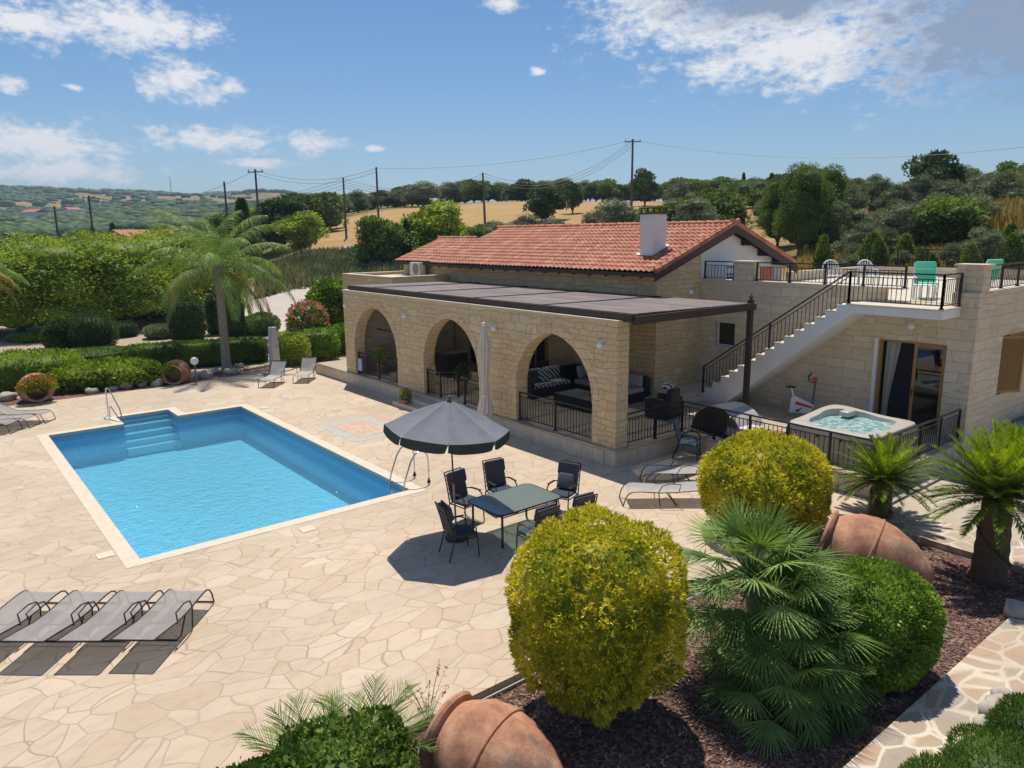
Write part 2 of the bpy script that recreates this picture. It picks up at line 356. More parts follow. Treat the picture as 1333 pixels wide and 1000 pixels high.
# ------------------------------------------------------------------ terrain
AZC = np.array([-70., -8, 4, 16, 25, 31, 38, 52, 62, 73, 90, 140])
DSC = np.array([0., 34, 38, 50, 70, 100, 150, 220, 400, 900, 1500, 2600, 4500])
TZ = np.array([[0,0,0,0,0,0,0,0,0,0,0,0,0],
 [0,0,0,0,0,0,1,2,6,30,84,60,40],
 [0,0,0,0,0,0,1,2,7,33,86,60,40],
 [0,0,0,0,.4,1.5,3,5,11,38,80,60,40],
 [0,0,0,0,2.8,5.8,9,13,19,36,74,60,40],
 [0,0,0,.2,3.2,6.8,11,14.5,20,40,80,66,40],
 [0,0,0,.8,4.0,7.6,12,15,18,30,40,40,40],
 [0,0,2.2,3.6,5.6,8.6,11.5,13.5,15,16,20,30,40],
 [0,0,3.6,4.6,6.8,9.2,11.8,13.5,15,15,20,30,40],
 [0,0.3,4.1,5.0,7.2,9.5,12,13.5,14,15,20,30,40],
 [0,0.3,3.1,5.0,7.2,9.5,12,13.5,14,15,20,30,40],
 [0,0,0,0,0,0,0,0,0,0,0,0,0]], dtype=float)
def hsh(x, y): return np.sin(x*1.3+1.7*np.sin(y*.9))*np.cos(y*1.1+1.3*np.sin(x*.7))
def terr(x, y):
    x = np.asarray(x, dtype=float); y = np.asarray(y, dtype=float)
    az = np.degrees(np.arctan2(x, y)); d = np.hypot(x, y)
    ai = np.clip(np.interp(az, AZC, np.arange(len(AZC))), 0, len(AZC)-1.001); di = np.clip(np.interp(d, DSC, np.arange(len(DSC))), 0, len(DSC)-1.001)
    a0 = ai.astype(int); d0 = di.astype(int); fa = ai-a0; fd = di-d0; fa = fa*fa*(3-2*fa)
    z = TZ[a0,d0]*(1-fa)*(1-fd)+TZ[a0+1,d0]*fa*(1-fd)+TZ[a0,d0+1]*(1-fa)*fd+TZ[a0+1,d0+1]*fa*fd
    k = np.clip((d-60)/200, 0, 1); z = z + k*hsh(x/60, y/60)*1.0 + np.clip((d-300)/600, 0, 1)*(hsh(x/160, y/160)*7+hsh(x/70+3, y/75)*3.5) + np.clip((d-1100)/300,0,1)*hsh(x/45+1,y/1e3)*3
    near = (x > -30) & (x < 30.5) & (y < 32.5) & (y > -30)
    return np.where(near, -.30, z-.03)
def tz(x, y): return float(terr(x, y))
def lines(lo, hi, base, extra):
    s = set(extra); v = 0.
    s |= set(np.arange(base[0], base[1]+.1, 2.5).tolist())
    st = 2.5; v = base[1]
    while v < hi: st *= 1.07; v += st; s.add(v)
    st = 2.5; v = base[0]
    while v > lo: st *= 1.12; v -= st; s.add(v)
    return np.array(sorted(s))
xs = lines(-1500, 4200, (-30, 130), [2.4, 9.15, 30.4, 30.6]); ys = lines(-400, 4200, (-30, 150), [14.5, 28.35, 32.4, 32.6])
GX, GY = np.meshgrid(xs, ys); GZ = terr(GX, GY); nx, ny = len(xs), len(ys)
V = np.stack([GX.ravel(), GY.ravel(), GZ.ravel()], 1)
ii, jj = np.meshgrid(np.arange(nx-1), np.arange(ny-1)); ii = ii.ravel(); jj = jj.ravel()
cx = (xs[ii]+xs[ii+1])/2; cy = (ys[jj]+ys[jj+1])/2
keep = ~((cx > 2.4) & (cx < 9.15) & (cy > 14.5) & (cy < 28.35)); ii = ii[keep]; jj = jj[keep]
Q = np.stack([jj*nx+ii, jj*nx+ii+1, (jj+1)*nx+ii+1, (jj+1)*nx+ii], 1)
m_t, t, b, o = newmat('open_ground')
g = pos(t); at = nd(t, 'ShaderNodeAttribute'); at.attribute_name = 'zone'; sc_ = nd(t, 'ShaderNodeSeparateColor'); t.links.new(at.outputs['Color'], sc_.inputs[0])
dry = ramp(t, noise(t, g, .35, 8, .65), [(.3, (.24,.145,.06)), (.5, (.36,.235,.105)), (.72, (.42,.30,.15))])
fld = ramp(t, noise(t, pos(t, (.3,1.6,1)), .5, 7, .7), [(.3, (.34,.20,.08)), (.55, (.44,.29,.13)), (.8, (.52,.38,.20))])
scr = ramp(t, noise(t, g, .6, 8, .7), [(.3, (.06,.085,.025)), (.5, (.14,.14,.05)), (.7, (.28,.22,.09))])
grv = ramp(t, noise(t, g, 3, 8, .7), [(.3, (.36,.27,.19)), (.7, (.50,.40,.30))])
c = mixc(t, sc_.outputs[0], dry, fld); c = mixc(t, sc_.outputs[1], c, scr); c = mixc(t, sc_.outputs[2], c, grv)
t.links.new(c, b.inputs['Base Color']); b.inputs['Roughness'].default_value = .95; b.inputs['Specular IOR Level'].default_value = .1
bump(t, b, noise(t, g, 2.5, 8, .7), .8, .15)
gnd = npmesh('ground', V, Q, m_t, smooth=True); tag(gnd, kind='structure')
azd_ = np.degrees(np.arctan2(V[:,0], V[:,1])); dd = np.hypot(V[:,0], V[:,1])
fieldz = np.clip((dd-78)/8, 0, 1)*np.clip((160-dd)/8, 0, 1)*np.clip((azd_-22)/1.5, 0, 1)*np.clip((51-azd_)/2, 0, 1)
green = np.clip((hsh(V[:,0]/14, V[:,1]/17)+.15)*1.4, 0, .75)*np.clip((dd-40)/10, 0, 1)*(1-fieldz); green = np.maximum(green, np.clip((dd-148)/10, 0, 1)*np.clip((260-dd)/20,0,1)*.6)
green = np.maximum(green, np.clip((hsh(V[:,0]/90+1, V[:,1]/110)+.3)*2, 0, .9)*np.clip((dd-300)/100, 0, 1))
green = np.where((azd_ < 16), np.minimum(green, .6), green)
gard = ((dd < 78) & (V[:,0] < 27)).astype(float)*np.clip((78-dd)/6, 0, 1)
za = gnd.data.color_attributes.new('zone', 'FLOAT_COLOR', 'POINT'); za.data.foreach_set('color', np.stack([fieldz, green, gard, np.ones_like(dd)], 1).astype(np.float32).ravel())

# ------------------------------------------------------------------ paving
def flag_mat(name, scale, cols, joint, jw, aniso=(1,1,1), jbump=.5, rand=1.0):
    m, t, b, o = newmat(name); v = pos(t, aniso); g = pos(t)
    dn = nd(t, 'ShaderNodeTexNoise', Scale=.55, Detail=2); t.links.new(g, dn.inputs['Vector'])
    va = nd(t, 'ShaderNodeVectorMath', operation='MULTIPLY_ADD'); t.links.new(dn.outputs['Color'], va.inputs[0]); va.inputs[1].default_value = (1.3,1.3,0); t.links.new(v, va.inputs[2])
    fl = nd(t, 'ShaderNodeVectorMath', operation='MULTIPLY'); t.links.new(va.outputs[0], fl.inputs[0]); fl.inputs[1].default_value = (1,1,0)
    ve = nd(t, 'ShaderNodeTexVoronoi', Scale=scale, Randomness=rand); ve.feature = 'DISTANCE_TO_EDGE'; t.links.new(fl.outputs[0], ve.inputs['Vector'])
    vc = nd(t, 'ShaderNodeTexVoronoi', Scale=scale, Randomness=rand); t.links.new(fl.outputs[0], vc.inputs['Vector'])
    sp = nd(t, 'ShaderNodeSeparateColor'); t.links.new(vc.outputs['Color'], sp.inputs[0])
    wob = tmath(t, 'MULTIPLY', tmath(t, 'SUBTRACT', noise(t, g, 14, 3), .5), jw*.8)
    e = tmath(t, 'ADD', ve.outputs['Distance'], wob)
    mr = nd(t, 'ShaderNodeMapRange'); t.links.new(e, mr.inputs[0]); mr.inputs[1].default_value = jw*.45; mr.inputs[2].default_value = jw*1.1; mr.inputs[3].default_value = 1; mr.inputs[4].default_value = 0
    c = ramp(t, sp.outputs[0], [(i/(len(cols)-1), k) for i, k in enumerate(cols)])
    st = ramp(t, noise(t, pos(t, (1,1.8,1)), 2.6, 8, .7), [(.25, (.84,.80,.76)), (.5, (1,1,1)), (.8, (1.07,1.06,1.04))]); c = mixc(t, 1.0, c, st, 'MULTIPLY')
    big = ramp(t, noise(t, g, .25, 4), [(.3, (.88,.86,.84)), (.7, (1.08,1.06,1.04))]); c = mixc(t, 1.0, c, big, 'MULTIPLY')
    jf = tmath(t, 'MULTIPLY', mr.outputs[0], ramp(t, noise(t, g, .8, 3), [(.3, (.35,)*3), (.6, (1,)*3)]))
    c = mixc(t, jf, c, joint); t.links.new(c, b.inputs['Base Color']); b.inputs['Roughness'].default_value = .72; b.inputs['Specular IOR Level'].default_value = .3
    h = tmath(t, 'ADD', tmath(t, 'MULTIPLY', mr.outputs[0], -1), tmath(t, 'MULTIPLY', noise(t, g, 12, 6, .7), .35)); bump(t, b, h, jbump, .012); return m
M_deck = flag_mat('crazy_paving', 1.75, [(.52,.405,.295),(.575,.46,.345),(.55,.44,.335),(.60,.49,.375),(.53,.42,.31),(.57,.475,.365)], (.38,.295,.205), .020, (1,1.45,1))
M_path = flag_mat('path_flagstones', 2.1, [(.40,.31,.22),(.47,.33,.23),(.36,.32,.27),(.50,.40,.28),(.42,.30,.22)], (.66,.58,.47), .085, (1,1.3,1))
def sheet(name, poly, z, mat, hole=None, kind='structure', thick=0):
    import bmesh
    bm = bmesh.new(); vs = [bm.verts.new((x, y, z)) for x, y in poly]; es = [bm.edges.new((vs[i], vs[(i+1)%len(vs)])) for i in range(len(vs))]
    if hole:
        hv = [bm.verts.new((x, y, z)) for x, y in hole]; es += [bm.edges.new((hv[i], hv[(i+1)%len(hv)])) for i in range(len(hv))]
        bmesh.ops.triangle_fill(bm, use_beauty=True, edges=es)
    else: bm.faces.new(vs)
    bmesh.ops.recalc_face_normals(bm, faces=bm.faces)
    if sum(f.normal.z for f in bm.faces) < 0: bmesh.ops.reverse_faces(bm, faces=bm.faces)
    if thick:
        be = [e for e in bm.edges if e.is_boundary]; r = bmesh.ops.extrude_edge_only(bm, edges=be)
        for g_ in r['geom']:
            if isinstance(g_, bmesh.types.BMVert): g_.co.z -= thick
    me = bpy.data.meshes.new(name); bm.to_mesh(me); bm.free(); me.materials.append(mat)
    o = bpy.data.objects.new(name, me); link(o); tag(o, kind=kind); return o
PX0, PX1, PY0, PY1 = 2.74, 8.8, 14.92, 26.75; SX0, SX1, SY1 = 4.92, 6.62, 28.0
pool_out = [(PX0,PY0),(PX1,PY0),(PX1,PY1),(SX1,PY1),(SX1,SY1),(SX0,SY1),(SX0,PY1),(PX0,PY1)]
def grow(poly, d):
    cxm = (PX0+PX1)/2
    return [(PX0-d,PY0-d),(PX1+d,PY0-d),(PX1+d,PY1+d),(SX1+d,PY1+d),(SX1+d,SY1+d),(SX0-d,SY1+d),(SX0-d,PY1+d),(PX0-d,PY1+d)]
deck = sheet('pool_deck', [(-16,7.3),(14.05,7.3),(14.2,7.1),(16.5,7.1),(16.5,12.95),(13.9,12.95),(13.9,28.3),(13.9,36.5),(14.6,39),(13.2,37),(12.6,33.4),(8.6,32.6),(-16,32.6)], 0, M_deck, grow(pool_out, .005), thick=.14)
M_cop = simple('pool_coping', (.66,.55,.42), .6, var=.1, scale=5, obj=False)
cp = MB()
O_ = grow(pool_out, .30); I_ = pool_out
vs = [(x,y,.006) for x,y in O_]+[(x,y,.006) for x,y in I_]+[(x,y,-.10) for x,y in I_]
n = 8; cp.add(vs, [(i,(i+1)%n,n+(i+1)%n,n+i) for i in range(n)]+[(n+i,n+(i+1)%n,2*n+(i+1)%n,2*n+i) for i in range(n)])
tag(cp.build('pool_coping', M_cop), kind='structure')
# basin
m_b, t, b, o = newmat('pool_mosaic'); g = pos(t)
fl_ = nd(t, 'ShaderNodeVectorMath', operation='SNAP'); t.links.new(g, fl_.inputs[0]); fl_.inputs[1].default_value = (.06,.06,.06)
wn = nd(t, 'ShaderNodeTexWhiteNoise'); t.links.new(fl_.outputs[0], wn.inputs['Vector'])
c = ramp(t, wn.outputs['Value'], [(0, (.26,.72,.97)), (1, (.44,.86,.99))]); t.links.new(c, b.inputs['Base Color']); b.inputs['Roughness'].default_value = .4
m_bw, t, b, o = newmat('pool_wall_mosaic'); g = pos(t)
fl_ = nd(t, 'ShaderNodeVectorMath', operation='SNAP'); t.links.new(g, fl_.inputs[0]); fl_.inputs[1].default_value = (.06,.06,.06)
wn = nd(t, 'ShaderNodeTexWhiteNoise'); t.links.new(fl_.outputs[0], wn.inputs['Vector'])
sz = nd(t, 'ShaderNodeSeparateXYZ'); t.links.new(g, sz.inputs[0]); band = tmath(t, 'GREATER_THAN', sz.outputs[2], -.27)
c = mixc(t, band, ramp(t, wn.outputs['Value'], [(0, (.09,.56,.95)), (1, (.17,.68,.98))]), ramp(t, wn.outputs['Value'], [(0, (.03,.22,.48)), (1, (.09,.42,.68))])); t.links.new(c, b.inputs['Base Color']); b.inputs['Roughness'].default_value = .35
bs = MB(); D = -1.15; n = 8
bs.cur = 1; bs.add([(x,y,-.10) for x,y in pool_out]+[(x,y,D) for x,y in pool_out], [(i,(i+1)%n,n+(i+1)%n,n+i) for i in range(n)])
bs.cur = 0; bs.add([(PX0,PY0,D),(PX1,PY0,D),(PX1,PY1,D),(PX0,PY1,D)], [(0,1,2,3)])
bs.add([(SX0,PY1,D),(SX1,PY1,D),(SX1,SY1,D),(SX0,SY1,D)], [(0,1,2,3)])
for k, (yy, zz) in enumerate(((SY1-.02,-.32),(27.45,-.50),(27.15,-.68),(26.87,-.86))):
    bs.box(SX0+.003, yy-.25 if k else SY1-.30, D+.01, SX1-.003, SY1-.003 if k == 0 else yy+.05, zz)
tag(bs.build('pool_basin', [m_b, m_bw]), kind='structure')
# water
m_w, t, b, o = newmat('pool_water'); t.nodes.remove(b); g = pos(t)
wv = tmath(t, 'ADD', noise(t, g, 5.0, 4, .6), tmath(t, 'MULTIPLY', noise(t, g, 14, 3, .6), .5))
bp = nd(t, 'ShaderNodeBump', Strength=.8, Distance=.07); t.links.new(wv, bp.inputs['Height'])
tr = nd(t, 'ShaderNodeBsdfTransparent'); tr.inputs[0].default_value = (.74,.94,1,1)
rf = nd(t, 'ShaderNodeBsdfRefraction', IOR=1.2, Roughness=0); rf.inputs[0].default_value = (.74,.94,1,1); t.links.new(bp.outputs[0], rf.inputs['Normal'])
gl = nd(t, 'ShaderNodeBsdfGlossy', Roughness=.02); t.links.new(bp.outputs[0], gl.inputs['Normal'])
m1 = nd(t, 'ShaderNodeMixShader'); m1.inputs[0].default_value = .28; t.links.new(tr.outputs[0], m1.inputs[1]); t.links.new(rf.outputs[0], m1.inputs[2])
fr = nd(t, 'ShaderNodeFresnel', IOR=1.33); t.links.new(bp.outputs[0], fr.inputs['Normal'])
m2 = nd(t, 'ShaderNodeMixShader'); t.links.new(fr.outputs[0], m2.inputs[0]); t.links.new(m1.outputs[0], m2.inputs[1]); t.links.new(gl.outputs[0], m2.inputs[2]); t.links.new(m2.outputs[0], o.inputs[0])
sheet('pool_water', [(x, y) for x, y in pool_out], -.075, m_w)
# garden bed, paths, gravel
M_mulch, t, b, o = newmat('bark_mulch'); g = pos(t)
v1 = nd(t, 'ShaderNodeTexVoronoi', Scale=26); t.links.new(g, v1.inputs['Vector']); s1 = nd(t, 'ShaderNodeSeparateColor'); t.links.new(v1.outputs['Color'], s1.inputs[0])
c = ramp(t, s1.outputs[0], [(0, (.06,.03,.022)), (.5, (.15,.078,.058)), (.85, (.26,.15,.11)), (1, (.36,.24,.18))]); c = mixc(t, 1.0, c, ramp(t, noise(t, g, 1.2, 5), [(.3, (.75,)*3), (.7, (1.25,)*3)]), 'MULTIPLY')
t.links.new(c, b.inputs['Base Color']); b.inputs['Roughness'].default_value = .9
bump(t, b, tmath(t, 'ADD', v1.outputs['Distance'], noise(t, g, 40, 4)), 1.0, .03)
sheet('garden_bed', [(-16,3.45),(15.15,3.45),(15.2,7.1),(14.2,7.09),(14.0,7.295),(-16,7.295)], -.13, M_mulch)
sheet('garden_bed', [(-16,-6),(16,-6),(16,2.35),(-16,2.35)], -.09, M_mulch)
sheet('stone_path', [(-16,2.35),(16.4,2.35),(16.4,7.09),(15.2,7.09),(15.15,3.45),(-16,3.45)], 0, M_path, thick=.14)
M_gravel = simple('pale_gravel', (.47,.39,.30), .95, var=.12, scale=2, bmp=1.0, bscale=45, obj=False)
sheet('gravel_yard', [(16.4,-6),(45,-6),(45,7.3),(16.5,7.3),(16.4,7.1)], -.02, M_gravel)
sheet('planting_strip', [(-16,32.6),(8.6,32.6),(12.6,33.4),(12.7,34.6),(8.4,34.0),(-16,34.2)], .0, M_mulch)
# loose bark chips on the bed
nc = 9000; cxy = np.stack([rng.uniform(3.5, 15, nc), rng.uniform(3.5, 7.25, nc)], 1); s_ = rng.uniform(.012, .035, nc); a_ = rng.uniform(0, 6.28, nc); tl_ = rng.uniform(-.5, .5, (nc, 2))
e1 = np.stack([np.cos(a_), np.sin(a_), tl_[:,0]], 1)*s_[:,None]; e2 = np.stack([-np.sin(a_), np.cos(a_), tl_[:,1]], 1)*s_[:,None]*.5
c0 = np.concatenate([cxy, np.full((nc,1), -.115)], 1); VV = np.stack([c0-e1-e2, c0+e1-e2, c0+e1+e2, c0-e1+e2], 1).reshape(-1,3)
M_chip = leaf_mat('bark_chips', (.06,.03,.025), (.17,.09,.07), (.40,.28,.22), 0, .9, 3)
tag(npmesh('bark_chips', VV, np.arange(nc*4).reshape(-1,4), M_chip, rnd=rng.random(nc)), kind='stuff', label='loose purple brown bark chips scattered over the planting bed', cat='bark chips')
# driveway
dv = MB(); pts = [(16.0,37.5,3.0),(18.5,44,3.6),(20.5,52,3.8),(23.5,60,3.5),(28.2,67,3.4),(33.5,72,3.4),(42,77,3.4)]; vv = []
for i in range(len(pts)):
    a = Vector(pts[max(i-1,0)][:2]); b_ = Vector(pts[min(i+1,len(pts)-1)][:2]); d = (b_-a).normalized(); nn = Vector((-d.y, d.x)); p = Vector(pts[i][:2]); hw = pts[i][2]
    for s in (-1, -.33, .33, 1): q = p+nn*hw*s; vv.append((q.x, q.y, tz(q.x, q.y)+.12))
dv.add(vv, [(i*4+k, i*4+k+1, (i+1)*4+k+1, (i+1)*4+k) for i in range(len(pts)-1) for k in range(3)])
tag(dv.build('driveway', simple('concrete_drive', (.50,.43,.37), .9, var=.08, scale=.6, obj=False), smooth=True), kind='structure')
tag(MB().tube([(4.6,7.24,-.09),(6.2,7.25,-.09),(9.5,7.22,-.085),(13.8,7.2,-.09)], .014, 6).build('irrigation_pipe', simple('grey_pipe', (.45,.46,.48), .5), smooth=True), 'thin grey irrigation pipe lying along the deck kerb in the bed', 'pipe')
# inlaid stone panel in the deck
sheet('inlaid_paving', [(9.7,19.6),(11.6,19.6),(11.6,22.3),(9.7,22.3)], .004, simple('grey_flags', (.44,.42,.37), .7, var=.15, obj=False))
sheet('inlaid_paving', [(10.1,20.0),(11.25,20.0),(11.25,21.9),(10.1,21.9)], .008, flag_mat('pink_inlay', 7, [(.55,.36,.27),(.62,.44,.33),(.50,.36,.28)], (.62,.52,.42), .06))

# ------------------------------------------------------------------ the villa
V0 = (17.5, 18.0, 0.0)
villa = empty('villa', V0, 0, 'tan stone villa with pointed arches, red tiled roof and outside staircase', 'house')
def vp(mb, name, mat, parent=villa, **k): return mb.build(name, mat, parent, off=V0 if parent is villa else None, **k)
def vs_(mb, name, mat, parent, **k):
    # sub-part: parents have identity transforms in villa space
    return mb.build(name, mat, parent, off=V0, **k)
FZ = .48; XF = 13.86; XW = 21.5; XH = 19.2
# arcade wall
def arch_pts(y0, y1, spring, apex, n=14):
    a = (y1-y0)/2; r = apex-spring; Rr = (a*a+r*r)/(2*a); c = (y0+y1)/2; L_ = []; amax = math.asin(min(1, r/Rr))
    for i in range(n+1): t = amax*i/n; L_.append((y0+Rr-Rr*cos(t), spring+Rr*sin(t)))
    Rt = [(2*c-y, z) for y, z in reversed(L_[:-1])]; return L_+Rt
ARCH = [(13.75,17.0),(18.9,22.2),(24.05,27.45)]
poly = [(12.88,FZ)]
for a, b_ in ARCH: poly += [(a,FZ)]+arch_pts(a, b_, 1.58, 3.33)+[(b_,FZ)]
poly += [(28.3,FZ),(28.3,3.85),(12.88,3.85)]
aw = MB().prism(poly, 'x', XF, XF+.45); vp(aw, 'arcade_wall', M_stone)
# voussoir rings, slightly proud
for a, b_ in ARCH:
    vo = MB()
    pin = [(a,.9)]+arch_pts(a, b_, 1.58, 3.33, 9)+[(b_,.9)]
    cxm = (a+b_)/2
    def outp(p, e):
        d = Vector((p[0]-cxm, max(p[1]-1.2, 0))); d = d.normalized() if d.length > 0 else Vector((0,1)); return (p[0]+d.x*e, p[1]+d.y*e)
    for i in range(1, len(pin)-2):
        e = .24+.05*((i*7)%3)/2; p0, p1 = pin[i], pin[i+1]; q0, q1 = outp(p0, e), outp(p1, e)
        k = .012; g0 = (p0[0]+(p1[0]-p0[0])*k, p0[1]+(p1[1]-p0[1])*k)
        vo.prism([g0, p1, q1, (q0[0]+(q1[0]-q0[0])*k, q0[1]+(q1[1]-q0[1])*k)], 'x', XF-.006-.004*((i*5)%3), XF+.1)
    vp(vo, 'arch_stones', M_stone)
cpg = MB().box(XF-.03, 12.85, 3.85, XF+.48, 28.33, 3.90); vp(cpg, 'wall_coping', M_coping)
# plinth (terrace platform): stone cladding with joints
pl = MB().prism([(13.78,12.8),(16.6,12.8),(16.6,7.33),(21.5,7.33),(27.5,7.33),(27.5,31),(13.78,31)], 'z', -.25, FZ-.05)
for yy in np.arange(13.2, 31, .42): pl.box(13.755, yy, -.1, 13.785, yy+.408, FZ-.065)
for xx in np.arange(13.80, 16.3, .42): pl.box(xx, 12.775, -.1, xx+.408, 12.805, FZ-.065)
for yy in np.arange(7.36, 12.6, .42): pl.box(16.575, yy, -.1, 16.605, min(yy+.408,12.76), FZ-.065)
for xx in np.arange(16.62, 21.3, .42): pl.box(xx, 7.305, -.1, min(xx+.408,21.48), 7.335, FZ-.065)
vp(pl, 'terrace_plinth', M_plinth)
M_tile, t, b, o = newmat('terrace_tile'); g = pos(t); br = nd(t, 'ShaderNodeTexBrick', Scale=1.0); br.offset = 0; br.inputs['Brick Width'].default_value = .4; br.inputs['Row Height'].default_value = .4; br.inputs['Mortar Size'].default_value = .006
br.inputs['Color1'].default_value = (.50,.41,.31,1); br.inputs['Color2'].default_value = (.44,.36,.27,1); br.inputs['Mortar'].default_value = (.30,.25,.19,1); t.links.new(g, br.inputs['Vector']); t.links.new(br.outputs[0], b.inputs['Base Color']); b.inputs['Roughness'].default_value = .45
fl = MB().prism([(13.74,12.76),(16.56,12.76),(16.56,7.29),(21.5,7.29),(27.5,7.29),(27.5,31.02),(13.74,31.02)], 'z', FZ-.05, FZ); vp(fl, 'terrace_floor', M_tile)
st = MB(); st.box(13.1, 20.6, -.05, 13.73, 23.2, .16); st.box(13.42, 20.9, .16, 13.735, 22.9, .32); vp(st, 'entrance_step', M_plinth)
# raised landing with two steps at the foot of the staircase
rs = MB(); rs.box(18.7, 14.9, FZ+.003, 21.49, 16.09, FZ+.17); rs.box(19.05, 15.1, FZ+.17, 21.49, 16.09, FZ+.33); vp(rs, 'platform_step', M_plinth)
# house walls
hw = MB(); hw.box(XH, 16.1, FZ, XH+.35, 32.3, 4.72)
hw.prism([(XH+.351,FZ),(21.5,FZ),(21.5,5.71),(XH+.351,4.78),], 'y', 16.1, 16.45); vp(hw, 'house_wall', M_stone)
gw = MB(); gw.prism([(21.5,4.12),(27.0,4.12),(27.0,4.80),(23.0,6.18),(21.5,5.62)], 'y', 16.3, 16.6); vp(gw, 'gable_wall', M_white)
ew = MB()
# west wall of the roof terrace block with a door and a small window opening
DO = (7.95, 9.78, FZ, 3.03); WO = (14.6, 15.42, 2.2, 3.05)
for y0, y1, z0, z1 in ((7.3,DO[0],FZ,4.45),(DO[0],DO[1],DO[3],4.1),(DO[1],WO[0],FZ,4.45),(WO[0],WO[1],FZ,WO[2]),(WO[0],WO[1],WO[3],4.45),(WO[1],16.1,FZ,4.45)):
    ew.box(XW, y0, z0, XW+.35, y1, z1 if z1 != 4.45 or y0 > 9 or y0 < 7.5 else 4.45)
SO = (23.55, 25.55, 1.45, 3.15)
for x0, x1, z0, z1 in ((XW+.35,SO[0],-.3,4.42),(SO[0],SO[1],-.3,SO[2]),(SO[0],SO[1],SO[3],4.42),(SO[1],34,-.3,4.42)): ew.box(x0, 7.3, z0, x1, 7.65, z1)
ew.box(XW, 7.3, -.3, XW+.35, 7.65, FZ)
ew.box(XW+.1, 7.3, 4.45, XW+.62, 7.95, 5.14)
ew.box(XW, 14.05, 4.45, XW+.45, 14.75, 5.08)
vp(ew, 'stone_wall', M_stone2)
pc = MB(); pc.box(XW+.04, 7.24, 5.14, XW+.68, 8.01, 5.19); vp(pc, 'pillar_cap', M_coping); pc = MB(); pc.box(XW-.04, 14.0, 5.08, XW+.5, 14.8, 5.13); vp(pc, 'pillar_cap', M_coping)
cpg = MB(); cpg.box(XW-.04, 9.25, 4.45, XW+.39, 13.997, 4.49); cpg.box(XW-.04, 14.803, 4.45, XW+.39, 16.1, 4.49); cpg.box(XW+.69, 7.25, 4.42, 34, 7.70, 4.47); vp(cpg, 'parapet_coping', M_coping)
rf = MB().prism([(XW+.355,7.66),(34,7.66),(34,16.29),(XW+.355,16.29)], 'z', 4.0, 4.12); vp(rf, 'roof_terrace_floor', M_coping)
rf = MB(); rf.box(33.6,7.7,4.12,33.9,16.2,4.5); rf.box(27.2,16.0,4.12,33.59,16.25,4.5); vp(rf, 'back_parapet', M_stone2)
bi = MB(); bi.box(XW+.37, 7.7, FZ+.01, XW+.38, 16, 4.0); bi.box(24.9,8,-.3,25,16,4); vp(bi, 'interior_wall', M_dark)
# annex with flat roof beyond the end of the pergola
an = MB(); an.box(14.31, 28.05, FZ, 19.19, 28.3, 3.85); an.box(16.2, 28.305, -.2, 16.45, 33.0, 4.27); an.box(16.45, 28.305, -.2, 19.19, 28.55, 4.27); an.box(16.45, 32.75, -.2, 22.0, 33.0, 4.27); vp(an, 'annex_wall', M_stone)
an = MB(); an.box(16.46, 28.56, 4.0, 19.19, 32.74, 4.16); vp(an, 'flat_roof', M_coping)
cpg = MB(); cpg.box(16.17,28.28,4.27,16.48,33.03,4.305); cpg.box(16.483,28.28,4.27,19.19,28.58,4.305); cpg.box(16.483,32.72,4.27,22.0,33.03,4.305); vp(cpg, 'parapet_coping', M_coping)
an = MB(); an.box(XH+.35, 16.5, FZ, XH+.36, 32, 4.6); vp(an, 'end_wall', M_stone)

# tiled roofs: courses of curved tiles as real relief
M_rt, t, b, o = newmat('clay_tiles'); g = pos(t)
sn = nd(t, 'ShaderNodeVectorMath', operation='SNAP'); t.links.new(g, sn.inputs[0]); sn.inputs[1].default_value = (.36,.22,5)
wn = nd(t, 'ShaderNodeTexWhiteNoise'); t.links.new(sn.outputs[0], wn.inputs['Vector'])
c = ramp(t, wn.outputs['Value'], [(0, (.34,.105,.055)), (.5, (.43,.15,.08)), (.85, (.49,.19,.105)), (1, (.53,.26,.16))])
c = mixc(t, 1.0, c, ramp(t, noise(t, g, 1.3, 6, .7), [(.3, (.78,.76,.74)), (.6, (1.05,1.02,1)), (.8, (1.25,1.2,1.15))]), 'MULTIPLY'); t.links.new(c, b.inputs['Base Color']); b.inputs['Roughness'].default_value = .75; bump(t, b, noise(t, g, 30, 4), .3, .01)
def roof_plane(mb, xe, ze, xr, zr, y0, y1, period=.235, rows=13):
    dx, dz = xr-xe, zr-ze; ln = math.hypot(dx, dz); nx_, nz_ = -dz/ln, dx/ln
    if nz_ < 0: nx_, nz_ = -nx_, -nz_
    nc = int(round((y1-y0)/period)); seg = 6; cols = nc*seg+1; vs = []; fs = []
    prof = [(.5-.5*cos(2*pi*j/seg)) for j in range(seg)]; prof = [p**.7 for p in prof]
    lev = []
    for k in range(rows): lev += [(k/rows, .035), ((k+1)/rows+.002, .004)]
    for s_, lift in lev:
        for j in range(cols):
            h = .055*prof[j % seg]+lift; jit = .006*math.sin(j//seg*12.9+s_*40); h += jit
            vs.append((xe+dx*s_+nx_*h, y0+(y1-y0)*j/(cols-1), ze+dz*s_+nz_*h))
    for i in range(len(lev)-1):
        for j in range(cols-1): fs.append((i*cols+j, i*cols+j+1, (i+1)*cols+j+1, (i+1)*cols+j))
    mb.add(vs, fs)
EX, EZ, RX, RZ = 18.72, 4.80, 22.95, 6.36
tr_ = MB(); roof_plane(tr_, EX, EZ, RX, RZ, 15.80, 29.2); roof_plane(tr_, 27.18, EZ, RX, RZ, 15.80, 29.2)
roof1 = vp(tr_, 'tiled_roof', M_rt, smooth=True, sharp=60)
